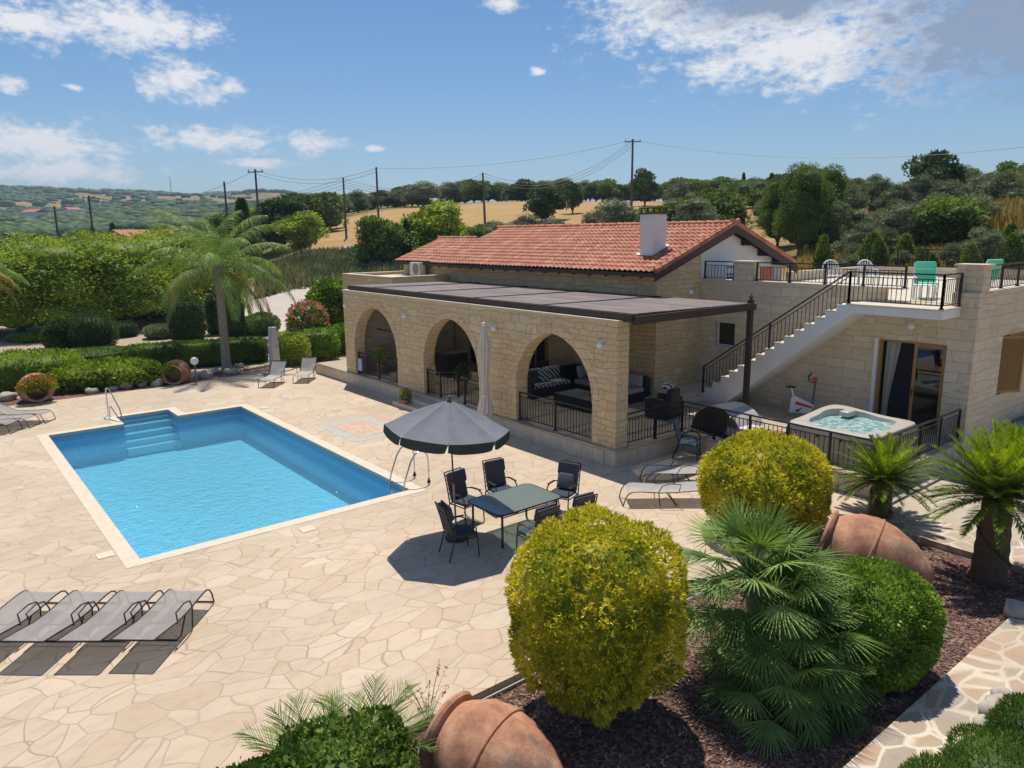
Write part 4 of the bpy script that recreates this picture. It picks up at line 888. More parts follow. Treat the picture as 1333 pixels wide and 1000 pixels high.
MB().lathe([(.13,1.22),(.138,1.24),(.138,1.27),(.13,1.29)], 20).build('tie_strap', M_beige, r, smooth=True); MB().lathe([(.0,3.50),(.05,3.48),(.06,3.40),(.03,3.34)], 12).build('cap', M_white, r, smooth=True)
# pool ladder
r = T('pool_ladder', (8.8,15.4,0), 0, 'polished steel pool ladder with two curved rails at the near pool corner', 'pool ladder')
for yy in (-.30, .38):
    m_ = MB(); m_.tube([(.66,yy,0),(.66,yy,.55),(.63,yy,.72),(.54,yy,.83),(.42,yy,.86),(.28,yy,.80),(.16,yy,.64),(-.02,yy,.2),(-.10,yy,-.15),(-.10,yy,-.95)], .021, 8); m_.build('rail', M_chrome, r, smooth=True)
    MB().lathe([(.05,0),(.05,.02),(.028,.05),(.028,.10),(0,.10)], 12, Matrix.Translation((.66,yy,0))).build('anchor', M_black, r, smooth=True)
for z in (-.3,-.58,-.86): MB().box(-.15,-.28,z,-.05,.36,z+.03).build('tread', M_whitem, r)
# hand rail at the steps
p = P(134,546); r = T('pool_handrail', (4.88,27.55,0), 0, 'bent steel handrail beside the pool entry steps', 'handrail')
MB().tube([(-.12,.85,0),(-.12,.78,.95),(-.10,.70,1.02),(-.05,.55,.98),(.06,-.25,.40),(.06,-.38,.18),(.0,-.42,.08),(-.02,-.30,.12),(-.10,.35,.42),(-.12,.5,.40),(-.12,.55,.02)], .021, 8).build('rail', M_chrome, r, smooth=True)
for yy in (.85,.55): MB().lathe([(.045,0),(.045,.015),(.02,.03),(0,.03)], 12, Matrix.Translation((-.12,yy,0))).build('anchor', M_chrome, r, smooth=True)
for (px, py, lb) in ((137,723,'small cream skimmer lid in the paving by the left pool side'),(400,689,'small cream skimmer lid near the front pool edge'),(345,531,'small cream skimmer lid by the far pool corner')):
    p = P(px, py); tag(MB().rbox(p.x-.15,p.y-.15,.002,p.x+.15,p.y+.15,.014,.01,2).build('skimmer_lid', M_cop), lb, 'pool lid', 'skimmer lids set in the deck')
# hot tub
r = T('hot_tub', (18.28,8.80,FZ), 0, 'cream cabinet hot tub with bubbling water behind the terrace railing', 'hot tub'); Wt, Lt = 1.22, 1.12
M_tub = simple('tub_cabinet', (.42,.37,.30), .6, var=.06); M_shell = simple('tub_shell', (.50,.46,.40), .3, var=.05, bmp=0)
mb = MB().rbox(-Wt,-Lt,0,Wt,Lt,.69,.02,3); mb.build('cabinet', M_tub, r, smooth=True)
mb = MB()
for i in range(10): yy = -Lt+.12+i*(2*Lt-.24)/9; mb.box(-Wt-.004,yy-.004,.05,-Wt+.01,yy+.004,.66); mb.box(-Wt+.12+i*(2*Wt-.24)/9-.004,-Lt-.004,.05,-Wt+.12+i*(2*Wt-.24)/9+.004,-Lt+.01,.66)
mb.build('cabinet_groove', simple('groove', (.25,.21,.17)), r)
# shell: rim with moulded wavy basin
vs = []; nseg = 72
def inner(a, s): rr_ = s*(1+.05*cos(4*a+.4)+.035*sin(7*a)); c_, s2 = cos(a), sin(a); q = 1/((abs(c_)**5+abs(s2)**5)**(1/5)); return (Wt*.80*rr_*q*c_, Lt*.78*rr_*q*s2)
def outer(a, s): c_, s2 = cos(a), sin(a); q = 1/((abs(c_)**9+abs(s2)**9)**(1/9)); return ((Wt+.03)*s*q*c_, (Lt+.03)*s*q*s2)
lay = [(outer,1.0,.66),(outer,1.01,.74),(outer,.985,.80),(outer,.95,.815),(inner,1.05,.815),(inner,1.0,.80),(inner,.97,.70),(inner,.93,.695),(inner,.60,.694),(inner,.55,.693)]
for fn, s_, z in lay:
    for j in range(nseg): a = 2*pi*j/nseg; x, y = fn(a, s_); hump = .10*max(0, cos(a-.9))**3 if z > .75 else 0; vs.append((x, y, z+hump))
vs.append((0,0,.693)); fs = [(i*nseg+j, i*nseg+(j+1)%nseg, (i+1)*nseg+(j+1)%nseg, (i+1)*nseg+j) for i in range(len(lay)-1) for j in range(nseg)]+[((len(lay)-1)*nseg+j, (len(lay)-1)*nseg+(j+1)%nseg, len(vs)-1) for j in range(nseg)]
MB().add(vs, fs).build('shell', M_shell, r, smooth=True)
m_tw, t, b, o = newmat('tub_water'); g = pos(t); c = ramp(t, noise(t, g, 5, 6, .7), [(.36, (.10,.27,.27)), (.5, (.30,.46,.46)), (.62, (.66,.72,.71))]); t.links.new(c, b.inputs['Base Color']); b.inputs['Roughness'].default_value = .12; bump(t, b, noise(t, g, 16, 5, .7), .6, .03)
wt = [(inner(2*pi*j/nseg,.965)[0], inner(2*pi*j/nseg,.965)[1]) for j in range(nseg)]; MB().add([(x,y,.715) for x,y in wt]+[(x,y,.695) for x,y in wt], [tuple(range(nseg)), tuple(range(2*nseg-1,nseg-1,-1))]).build('tub_water', m_tw, r)
for yy in (-.35,.25): MB().tube([(-Wt-.05,yy,.60),(-Wt+.01,yy,.60)], .03, 10).build('drain_knob', M_black, r)
MB().rbox(.5,.35,.75,.95,.62,.90,.04,3).build('headrest', M_shell, r, smooth=True)
# wooden tub steps
r = T('tub_step', (17.2,10.45,FZ), 0, 'small brown wooden step beside the hot tub', 'step')
m_ = MB(); M_step = simple('red_wood', (.30,.10,.05), .6, var=.2)
MB().box(-.28,-.3,.36,.28,-.02,.40).build('tread', M_step, r); MB().box(-.28,-.02,.16,.28,.28,.20).build('tread', M_step, r)
for sx in (-.28,.24): MB().prism([(-.3,0),(.28,0),(.28,.16),(-.02,.16),(-.02,.36),(-.3,.36)], 'x', sx, sx+.04).build('side_panel', M_step, r)
# curved-topped wicker cabin (seen behind the railing)
r = T('wicker_daybed', (17.55,12.0,FZ), R_(-8), 'grey curved-hood daybed with a dark wooden end behind the railing', 'daybed')
M_hood = simple('hood_fabric', (.42,.38,.36), .8, var=.12)
vs = []; n = 14
for i in range(n+1):
    a = pi*.06+pi*.80*i/n; y = -.05-cos(a)*-.95; vs += [(-.48,.95*cos(a),.82*sin(a)),(.48,.95*cos(a),.82*sin(a)),(-.48,.92*cos(a),.79*sin(a)),(.48,.92*cos(a),.79*sin(a))]
fs = []
for i in range(n): q = i*4; fs += [(q,q+1,q+5,q+4),(q+2,q+6,q+7,q+3),(q,q+4,q+6,q+2),(q+1,q+3,q+7,q+5)]
MB().add(vs, fs).build('hood', M_hood, r, smooth=True); 
MB().prism([(.95*cos(pi*k/12),.80*sin(pi*k/12)) for k in range(13)][:9]+[(-.3,0)], 'x', -.47, -.44).build('end_panel', M_dwood, r); MB().rbox(-.45,-.85,.05,.45,.85,.32,.06,3).build('mattress', M_hood, r, smooth=True)
MB().rbox(-.5,-.98,0,.5,.98,.06,.02,2).build('base_frame', M_dwood, r)
# brick-pattern box
M_brick, t, b, o = newmat('pink_brick'); g = t.nodes.new('ShaderNodeTexCoord').outputs['Object']; br = nd(t, 'ShaderNodeTexBrick', Scale=1.0); br.inputs['Brick Width'].default_value = .2; br.inputs['Row Height'].default_value = .07; br.inputs['Mortar Size'].default_value = .006
sp = nd(t, 'ShaderNodeSeparateXYZ'); t.links.new(g, sp.inputs[0]); cb = nd(t, 'ShaderNodeCombineXYZ'); t.links.new(tmath(t, 'ADD', sp.outputs[0], sp.outputs[1]), cb.inputs[0]); t.links.new(sp.outputs[2], cb.inputs[1]); t.links.new(cb.outputs[0], br.inputs['Vector'])
br.inputs['Color1'].default_value = (.60,.34,.30,1); br.inputs['Color2'].default_value = (.66,.45,.40,1); br.inputs['Mortar'].default_value = (.7,.65,.6,1); t.links.new(br.outputs[0], b.inputs['Base Color'])
r = MB().rbox(-.30,-.2,0,.30,.2,.42,.02,2).build('brick_planter', M_brick); r.location = (17.15,11.0,FZ); tag(r, 'low pink brick block between the daybed and the hot tub', 'planter')
# exercise bike
r = T('exercise_bike', (20.75,11.6,FZ), R_(-62), 'white and red exercise bike against the stone wall', 'exercise bike')
mb = MB().prism([(-.35,.12),(.28,.12),(.36,.40),(.10,.52),(-.22,.66),(-.30,.62)], 'y', -.07, .07); mb.build('body', M_white, r, bevel=.03)
mb = MB().prism([(-.20,.40),(.28,.30),(.33,.36),(-.15,.50)], 'y', -.075, .075); mb.build('red_stripe', simple('red_plastic', (.6,.04,.03), .4), r)
MB().tube([(-.22,0,.60),(-.32,0,.90)], .025, 8).build('seat_post', M_chrome, r, smooth=True)
mb = MB().ball((-.33,0,.92), .16, .11, .035, 14); mb.build('saddle', M_black, r, smooth=True)
MB().tube([(.30,0,.35),(.36,0,1.12)], .028, 8).build('handlebar_post', M_grey, r, smooth=True)
mb = MB()
for s_ in (-1, 1): mb.tube([(.36,0,1.12),(.32,s_*.16,1.12),(.18,s_*.22,1.16),(.14,s_*.20,1.28),(.24,s_*.14,1.38)], .016, 6)
mb.build('handlebar', M_black, r, smooth=True); MB().rbox(.28,-.09,1.12,.40,.09,1.26,.03,2).build('console', simple('red_plastic', (.6,.04,.03)), r, smooth=True)
for x in (-.42,.42): MB().tube([(x,-.25,.03),(x,.25,.03)], .03, 8).build('foot_bar', M_chrome, r, smooth=True)
for s_ in (-1, 1): m_ = MB(); m_.tube([(.02,s_*.08,.30),(.02+s_*.12,s_*.10,.22)], .014, 6); m_.rbox(.02+s_*.12-.05,s_*.10-(.0 if s_ > 0 else .1),.20,.02+s_*.12+.05,s_*.10+(.1 if s_ > 0 else 0),.24,.01,2); m_.build('pedal', M_black, r)
# sling armchair on the deck by the plinth corner
r = T('armchair', (16.05,12.18,0), R_(30), 'teal framed armchair with grey sling back by the terrace railing corner', 'chair'); M_teal = simple('teal_frame', (.012,.05,.085), .4, .3)
for sx in (-.27,.27):
    mb = MB(); mb.tube([(sx,-.27,0),(sx,-.26,.44),(sx,-.25,.60),(sx,-.14,.67),(sx,.05,.66),(sx,.20,.60),(sx,.24,.45)], .02, 8); mb.tube([(sx,.40,0),(sx,.26,.40),(sx,.25,.48),(sx,.38,.98)], .02, 8); mb.tube([(sx,-.26,.42),(sx,.25,.42)], .018, 8); mb.build('side_frame', M_teal, r, smooth=True)
mb = MB(); mb.tube([(-.27,-.26,.42),(.27,-.26,.42)], .018, 8); mb.tube([(-.27,.38,.98),(.27,.38,.98)], .018, 8); mb.build('cross_bar', M_teal, r, smooth=True)
MB().box(-.26,-.27,.43,.26,.24,.45).build('seat_sling', fab('striped_sling', (.30,.34,.36)), r)
mb = MB().box(-.255,-.01,0,.255,.012,.56); Mx = Matrix.Translation((0,.245,.46)) @ Matrix.Rotation(R_(-13.5), 4, 'X'); mb.v = [tuple(Mx @ Vector(v)) for v in mb.v]; mb.build('back_sling', fab('grey_back_sling', (.22,.215,.22)), r)
# inside the arcade: L-shaped sofa with patterned cushions, coffee table
M_seat = fab('sofa_cushion', (.42,.40,.42)); m_pat, t, b, o = newmat('patterned_cushion'); g = t.nodes.new('ShaderNodeTexCoord').outputs['Object']; wv_ = nd(t, 'ShaderNodeTexWave', Scale=3.5, Distortion=0); wv_.bands_direction = 'DIAGONAL'; t.links.new(g, wv_.inputs[0]); t.links.new(ramp(t, wv_.outputs[0], [(.42, (.05,.05,.07)), (.52, (.62,.60,.60))]), b.inputs['Base Color']); b.inputs['Roughness'].default_value = .9
r = T('wicker_sofa', (18.2,17.4,FZ), 0, 'black wicker corner sofa with pale cushions behind the right arch', 'sofa')
MB().rbox(-.1,-1.2,0,.85,2.5,.30,.04,2).build('base', M_wicker, r); MB().rbox(.68,-1.2,.28,.88,2.5,.80,.05,2).build('backrest', M_wicker, r)
mb = MB().rbox(-1.9,1.55,0,-.1,2.5,.30,.04,2); mb.build('side_base', M_wicker, r); MB().rbox(-1.9,2.32,.28,.68,2.5,.80,.05,2).build('side_backrest', M_wicker, r); MB().rbox(-2.05,1.55,0,-1.9,2.5,.62,.04,2).build('arm', M_wicker, r)
for k in range(3): MB().rbox(-.08,-1.15+k*.9,.30,.68,-.27+k*.9,.46,.05,3).build('seat_cushion', M_seat, r, smooth=True)
for k in range(2): MB().rbox(-1.88+k*.88,1.58,.30,-1.02+k*.88,2.3,.46,.05,3).build('seat_cushion', m_pat, r, smooth=True)
for k in range(3): MB().rbox(.50,-1.1+k*.9,.46,.68,-.3+k*.9,.88,.07,3).build('back_cushion', M_seat, r, smooth=True)
for k in range(2): MB().rbox(-1.85+k*.88,2.14,.46,-1.03+k*.88,2.32,.90,.07,3).build('back_cushion', m_pat, r, smooth=True)
for k, (x, y, lb, mm) in enumerate(((17.0,19.25,'black and white diamond cushion on the wicker sofa',m_pat),(16.55,19.3,'dark striped cushion at the left arm of the wicker sofa',M_cush),(18.55,18.9,'pale square cushion in the corner of the wicker sofa',M_seat))):
    o_ = MB().rbox(-.24,-.07,0,.24,.07,.45,.06,3).build('cushion', mm, smooth=True); o_.location = (x,y,FZ+.47); o_.rotation_euler = (R_(-14),0,R_(10*k-8)); tag(o_, lb, 'cushion', 'loose cushions on the wicker sofa')
r = T('coffee_table', (16.75,17.05,FZ), 0, 'low black wicker coffee table with glass top behind the right arch', 'table')
MB().rbox(-.55,-.85,0,.55,.85,.38,.03,2).build('base', M_wicker, r); MB().rbox(-.53,-.83,.385,.53,.83,.397,.005,2).build('glass_top', M_glass, r)
tag(MB().lathe([(.0,0),(.09,.01),(.16,.06),(.17,.07),(.09,.02),(0,.015)], 20, Matrix.Translation((16.9,16.7,FZ+.397))).build('glass_bowl', M_glass, smooth=True), 'small clear bowl on the coffee table', 'bowl')
r = T('wicker_armchair', (17.7,14.45,FZ), R_(10), 'black wicker armchair seen between the pier and the house wall', 'armchair')
MB().rbox(-.45,-.42,0,.45,.42,.32,.04,2).build('base', M_wicker, r); MB().rbox(-.45,-.42,.3,-.30,.42,.62,.04,2).build('arm', M_wicker, r); MB().rbox(.30,-.42,.3,.45,.42,.62,.04,2).build('arm', M_wicker, r); MB().rbox(-.30,-.42,.3,.30,-.24,.90,.05,2).build('backrest', M_wicker, r); MB().rbox(-.29,-.22,.32,.29,.40,.46,.05,3).build('seat_cushion', M_seat, r, smooth=True)
o_ = MB().ball((0,0,0), .30, .14, .13, 14).build('pillow', m_pat, smooth=True); o_.location = (17.6,14.2,FZ+1.02); tag(o_, 'rolled patterned pillow on the back of the wicker armchair', 'pillow')
# dining set behind the middle arch
r = T('dining_table', (16.9,20.9,FZ), 0, 'black wicker dining table with glass top behind the middle arch', 'table')
MB().rbox(-.5,-.9,.62,.5,.9,.72,.03,2).build('top_frame', M_wicker, r); MB().rbox(-.49,-.89,.722,.49,.89,.732,.004,1).build('glass_top', M_glass, r)
for sx in (-.42,.42):
    for sy in (-.8,.8): MB().box(sx-.04,sy-.04,0,sx+.04,sy+.04,.62).build('leg', M_wicker, r)
def wick_chair(lb):
    r = T('wicker_chair', (0,0,FZ), 0, lb, 'chair', 'wicker dining chairs behind the middle arch'); MB().rbox(-.26,-.26,.30,.26,.26,.46,.03,2).build('seat', M_wicker, r); MB().rbox(-.26,.18,.40,.26,.27,.98,.03,2).build('backrest', M_wicker, r)
    for sx in (-.22,.22):
        for sy in (-.22,.22): MB().box(sx-.025,sy-.025,0,sx+.025,sy+.025,.30).build('leg', M_wicker, r)
        MB().rbox(sx-.04,-.24,.60,sx+.04,.2,.65,.02,2).build('arm', M_wicker, r)
    return r
w0 = wick_chair('x'); labs = ['wicker dining chair nearest to the middle arch opening','wicker dining chair beside the one nearest the arch','wicker dining chair on the wall side of the dining table, left','wicker dining chair on the wall side of the dining table, right']
for k, (x, y, a) in enumerate(((16.1,20.5,pi/2),(16.1,21.4,pi/2),(17.75,21.4,-pi/2),(17.75,20.4,-pi/2))):
    o_ = w0 if k == 0 else copy_tree(w0); o_['label'] = labs[k]; o_.location = (x,y,FZ); o_.rotation_euler = (0,0,a)
# barbecue
r = T('barbecue', (15.5,26.3,FZ), R_(60), 'green hooded barbecue behind the left arch', 'barbecue'); M_gr = simple('green_enamel', (.012,.11,.05), .35)
hd_ = MB().prism([(.28*cos(pi*k/10), .98+.30*sin(pi*k/10)) for k in range(11)], 'x', -.40, .40); hd_.build('hood', M_gr, r, bevel=.02); MB().box(-.42,-.28,.80,.42,.28,.975).build('firebox', M_black, r)
MB().box(-.40,-.26,.08,.40,.26,.78).build('cabinet', M_black, r); MB().box(-.80,-.24,.90,-.43,.24,.94).build('side_shelf', M_black, r); MB().box(.43,-.24,.90,.80,.24,.94).build('side_shelf', M_black, r); MB().tube([(-.3,-.33,1.05),(.3,-.33,1.05)], .015, 8).build('handle', M_chrome, r)
tag(MB().rbox(16.3,24.3,FZ,17.3,25.2,FZ+.9,.02,1).build('serving_trolley', M_dwood), 'dark wooden serving trolley beside the barbecue', 'trolley')
mb = MB(); mb.box(-.02,-.25,0,.0,.25,.38); o_ = mb.build('wall_notice', M_whitem); o_.location = (17.2,27.88,FZ+1.75); o_.rotation_euler = (0,0,pi/2); tag(o_, 'small white notice on the end wall behind the left arch', 'notice')
tag(MB().bar((15.0,27.6,FZ+1.75),(15.0,24.5,FZ+1.75),.05,.05).build('curtain_rail', M_dwood), 'dark wooden rail across the left arch', 'rail')
o_ = MB().box(-.02,-.14,0,.02,.14,.5).build('blue_sign', simple('pale_blue_sign', (.35,.55,.72), .5)); o_.location = (13.93,27.2,FZ+.15); tag(o_, 'small pale blue panel on the left arch railing', 'panel')
# clay pots with plants
def leaf_cloud(pts, nrm, size, asp, jit, name, mat, parent=None, curl=.0, droop=0.):
    pts = np.asarray(pts, float); nrm = np.asarray(nrm, float); n = len(pts)
    d = nrm+rng.normal(0, jit, (n,3)); d[:,2] -= droop; d /= np.linalg.norm(d, axis=1)[:,None]+1e-9
    s_ = np.cross(d, rng.normal(0, 1, (n,3))); s_ /= np.linalg.norm(s_, axis=1)[:,None]+1e-9
    L_ = size*rng.uniform(.7, 1.3, n); W_ = L_*asp; up = np.cross(s_, d)
    a = pts; b_ = pts+d*(L_*.5)[:,None]+s_*(W_*.5)[:,None]+up*(L_*curl)[:,None]; c_ = pts+d*L_[:,None]; e = pts+d*(L_*.5)[:,None]-s_*(W_*.5)[:,None]+up*(L_*curl)[:,None]
    V = np.stack([a,b_,c_,e], 1).reshape(-1,3); return npmesh(name, V, np.arange(4*n).reshape(-1,4), mat, parent, rnd=rng.random(n))
def ellip_pts(n, c, r, shell=.25, zlo=-1., expo=2.0):
    v = rng.normal(0,1,(int(n*1.6)+20,3)); v /= np.linalg.norm(v, axis=1)[:,None]; v = v[v[:,2] > zlo][:n]
    if expo != 2: v = v/((np.abs(v)**expo).sum(1)**(1/expo))[:,None]
    rad = 1-shell*rng.random(len(v))**1.5; r = np.asarray(r, float); nn = v/r; nn /= np.linalg.norm(nn, axis=1)[:,None]
    return np.asarray(c)+v*rad[:,None]*r, nn
M_pot = simple('clay_pot', (.42,.17,.08), .8, var=.2)
def potted(loc, h, rr_, lb, leaf, size=.07, flow=None, plant_h=.35, n=500):
    r = T('potted_plant', loc, 0, lb, 'potted plant', 'potted plants along the arcade')
    MB().lathe([(rr_*.7,0),(rr_*.98,h*.85),(rr_*1.12,h*.86),(rr_*1.12,h),(rr_*.95,h),(rr_*.9,h*.9),(0,h*.88)], 20).build('pot', M_pot, r, smooth=True)
    p_, q = ellip_pts(n, (0,0,h+plant_h*.45), (rr_*1.5,rr_*1.5,plant_h*.6), .8, -.7); leaf_cloud(p_, q, size, .6, .5, 'foliage', LF[leaf], r)
    if flow: p_, q = ellip_pts(40, (0,0,h+plant_h*.55), (rr_*1.5,rr_*1.5,plant_h*.6), .1, .0); leaf_cloud(p_, q, .05, .9, .6, 'flowers', LF[flow], r)
    return r
p = P(533,530); potted((13.25,22.55,0), .30, .15, 'clay pot with red geranium standing by the arcade step', 'green', .07, 'red')
for k, (x, y, lb, lf) in enumerate(((14.75,26.9,'leafy potted plant inside the left arch near the rail','green'),(14.9,25.3,'potted red flowering plant inside the left arch','green'),(14.9,24.5,'small potted plant at the right side of the left arch','bright'),(15.1,21.6,'terracotta pot inside the middle arch behind the railing','darkg'))):
    potted((x,y,FZ), .42, .22, lb, lf, .09, 'red' if k < 2 else None, .6, 500)
# air conditioner
r = T('air_conditioner', (18.7,30.2,4.16), R_(0), 'beige air conditioning unit on the flat roof', 'air conditioner'); M_ac = simple('ac_casing', (.62,.58,.50), .5, var=.05)
MB().rbox(-.17,-.42,.06,.17,.42,.66,.02,2).build('casing', M_ac, r); MB().lathe([(.0,0),(.24,0),(.25,.01),(.25,.02),(0,.02)], 24, Matrix.Translation((-.172,-.1,.36)) @ Matrix.Rotation(-pi/2, 4, 'Y')).build('fan_grille', simple('ac_grille', (.20,.19,.17)), r, smooth=True)
for yy in (-.3,.3): MB().box(-.17,yy-.03,0,.17,yy+.03,.06).build('foot', M_black, r)
# roof terrace furniture
def plastic_chair(lb):
    r = T('plastic_chair', (0,0,4.12), 0, lb, 'chair', 'white plastic chairs on the roof terrace'); M_ = M_whitem
    MB().rbox(-.24,-.24,.42,.24,.22,.45,.015,2).build('seat', M_, r, smooth=True)
    bk = MB(); top = [(.26*cos(a_), .72+.24*sin(a_)) for a_ in np.linspace(0, pi, 13)]; bk.tube([(-.24,.20,.44)]+[(x,.22+.12*(z-.44)/.5,z) for x,z in reversed(top)]+[(.24,.20,.44)], .022, 8)
    for x in (-.16,-.08,0,.08,.16): bk.bar((x*.9,.21,.45),(x*1.1,.32,.90),.035,.012,(0,1,0))
    bk.build('backrest', M_, r, smooth=True)
    for sx in (-.24,.24):
        MB().tube([(sx*1.05,-.26,0),(sx,-.2,.42),(sx*1.05,-.18,.64),(sx*1.05,.2,.64)], .02, 6).build('arm_leg', M_, r, smooth=True); MB().tube([(sx*1.05,.28,0),(sx,.2,.44)], .02, 6).build('leg', M_, r, smooth=True)
    return r
c0_ = plastic_chair('white plastic chair at the left on the roof terrace'); c0_.location = (24.9,13.1,4.12); c0_.rotation_euler = (0,0,R_(-45))
o_ = dup(c0_, (25.6,12.2,4.12), R_(-40), 'white plastic chair closer to the green deck chair')
M_green = fab('mint_fabric', (.16,.60,.39))
def deckchair(loc, rz, lb):
    r = T('deck_chair', loc, rz, lb, 'deck chair', 'mint green deck chairs on the roof terrace'); Mx = Matrix.Translation((0,.22,.40)) @ Matrix.Rotation(R_(-20), 4, 'X')
    MB().rbox(-.27,-.04,0,.27,.05,.68,.03,3,Mx).build('back_cushion', M_green, r, smooth=True); MB().rbox(-.27,-.30,.38,.27,.24,.46,.03,3).build('seat_cushion', M_green, r, smooth=True)
    for sx in (-.28,.28): m_ = MB(); m_.tube([(sx,-.32,0),(sx,.25,.42),(sx,.45,1.0)], .015, 6); m_.tube([(sx,.42,0),(sx,-.28,.38)], .015, 6); m_.tube([(sx,-.25,.60),(sx,.3,.60)], .02, 6); m_.build('side_frame', M_whitem, r, smooth=True)
    MB().rbox(-.24,-.03,.0,.24,.02,.10,.02,2,Mx @ Matrix.Translation((0,-.045,.34))).build('seam_fold', M_green, r, smooth=True); return r
deckchair((23.1,9.3,4.12), R_(-60), 'mint green cushioned deck chair facing the stairs landing'); deckchair((26.5,9.0,4.12), R_(150), 'mint green deck chair half hidden by the corner pillar')
r = T('plastic_table', (22.55,9.1,4.12), 0, 'low white plastic table in front of the green deck chair', 'table'); MB().rbox(-.25,-.25,.40,.25,.25,.43,.012,2).build('top', M_whitem, r)
for sx in (-.2,.2):
    for sy in (-.2,.2): MB().box(sx-.025,sy-.025,0,sx+.025,sy+.025,.40).build('leg', M_whitem, r)
r = T('folded_table', (23.2,14.6,4.12), 0, 'red brown wooden folding table leaning on the roof terrace', 'table'); MB().box(-.35,-.03,.05,.35,.0,.75).build('top', M_step, r); MB().box(-.35,.0,0,-.30,.05,.75).build('leg', M_step, r); MB().box(.30,.0,0,.35,.05,.75).build('leg', M_step, r)
r = T('storage_bench', (22.8,15.4,4.12), 0, 'blue and white slatted bench in the recess under the gable', 'bench'); M_blue = simple('blue_paint', (.10,.25,.45), .5)
MB().box(-.5,-.2,.38,.6,.2,.42).build('seat', M_blue, r)
for k in range(4): MB().box(-.5,.18,.46+k*.12,.6,.21,.53+k*.12).build('back_slat', M_white if k % 2 else M_blue, r)
for x in (-.45,.5): MB().box(x,-.2,0,x+.06,.2,.38).build('leg', M_blue, r)
# terracotta jars
M_jar, t, b, o = newmat('terracotta'); g = t.nodes.new('ShaderNodeTexCoord').outputs['Object']
c = ramp(t, noise(t, g, 2.2, 8, .7), [(.30, (.17,.09,.055)), (.45, (.38,.17,.095)), (.58, (.52,.26,.15)), (.72, (.60,.42,.30))]); bl = nd(t, 'ShaderNodeMapRange'); t.links.new(noise(t, g, 1.4, 6, .7), bl.inputs[0]); bl.inputs[1].default_value = .50; bl.inputs[2].default_value = .64; c = mixc(t, tmath(t, 'MULTIPLY', bl.outputs[0], .72), c, (.13,.10,.08)); t.links.new(c, b.inputs['Base Color']); b.inputs['Roughness'].default_value = .85
bump(t, b, tmath(t, 'ADD', noise(t, g, 6, 6, .7), tmath(t, 'MULTIPLY', noise(t, g, 60, 3), .3)), .5, .02)
def jar(loc, rot, sc_, lb, band=True):
    r = empty('terracotta_jar', loc, 0, lb, 'jar', 'large terracotta jars lying in the garden'); r.rotation_euler = rot; r.scale = (sc_,)*3
    prof = [(.0,0),(.18,0),(.30,.12),(.48,.38),(.60,.72),(.63,1.0),(.58,1.25),(.46,1.45),(.40,1.53),(.42,1.55),(.47,1.56),(.49,1.60),(.47,1.64),(.40,1.63),(.36,1.50),(.50,1.2),(.55,.9),(.45,.4),(.0,.15)]
    MB().lathe(prof, 40).build('body', M_jar, r, smooth=True, sharp=50)
    bd_ = MB()
    for z, rr_ in ((.92,.628),): bd_ = MB(); bd_.lathe([(rr_-.01,z-.03),(rr_+.012,z-.015),(rr_+.014,z+.01),(rr_-.01,z+.03)], 40); bd_.build('raised_band', M_jar, r, smooth=True)
    return r
# lay a jar: axis points along dir (tilted)
def jar_dir(loc, d, sc_, lb):
    q = Vector(d).normalized().to_track_quat('Z', 'Y'); return jar(loc, q.to_euler(), sc_, lb)
jar_dir((4.72,5.05,.0), (-.28,.85,.20), 1.0, 'big terracotta jar lying in the foreground bed, mouth toward the deck kerb')
jar_dir((12.95,4.65,.12), (-.35,1.0,.30), 1.12, 'big terracotta jar lying between the fan palm and the cycads')
jar_dir((8.75,33.9,.42), (-.45,-.8,.0), .88, 'terracotta jar lying beside the globe lamp, mouth toward the pool')
jar_dir((3.25,33.95,.42), (-.05,-1,.05), .95, 'terracotta jar spilling orange plants behind the left loungers')
# globe lamp
p = P(256,498); r = T('globe_lamp', (8.9,32.45,0), 0, 'short garden lamp with a white globe beside the terracotta jar', 'lamp')
MB().tube([(0,0,0),(0,0,.82)], .035, 8).build('post', simple('bluegrey_post', (.12,.16,.2), .5), r, smooth=True); MB().ball((0,0,.95), .17, n=20).build('globe', simple('white_globe', (.82,.82,.80), .3, var=.01, bmp=0), r, smooth=True)
# garden shower
r = T('garden_shower', (12.65,33.2,0), R_(20), 'tall whitewashed stone shower pillar behind the white loungers', 'shower'); M_sh = simple('shower_stone', (.50,.48,.46), .8, var=.12)
mb = MB().prism([(-.24,0),(.24,0),(.17,1.55),(.13,2.0),(-.13,2.0),(-.17,1.55)], 'y', -.14, .14); mb.build('pillar', M_sh, r, bevel=.02)
MB().rbox(-.45,-.75,0,.45,-.15,.06,.02,2).build('tray', M_sh, r); MB().tube([(0,.02,2.0),(0,.02,2.28),(0,-.03,2.36),(0,-.16,2.38),(0,-.22,2.30)], .013, 6).build('shower_pipe', M_black, r, smooth=True); MB().lathe([(.02,.03),(.06,0),(0,0)], 12, Matrix.Translation((0,-.22,2.26))).build('shower_head', M_black, r, smooth=True); MB().tube([(0,-.15,1.1),(0,-.20,1.1)], .03, 8).build('tap', M_chrome, r)
# white slab leaning + low wall at the right edge
r = T('pool_cover_box', (25.6,6.6,-.02), R_(0), 'low blue-green covered box beside the south wall', 'box'); MB().rbox(-1.6,-.35,0,1.6,.5,.42,.04,2).build('body', M_plinth, r); MB().rbox(-1.63,-.38,.42,1.63,.53,.50,.03,2).build('cover', simple('blue_cover', (.08,.25,.30), .5), r)

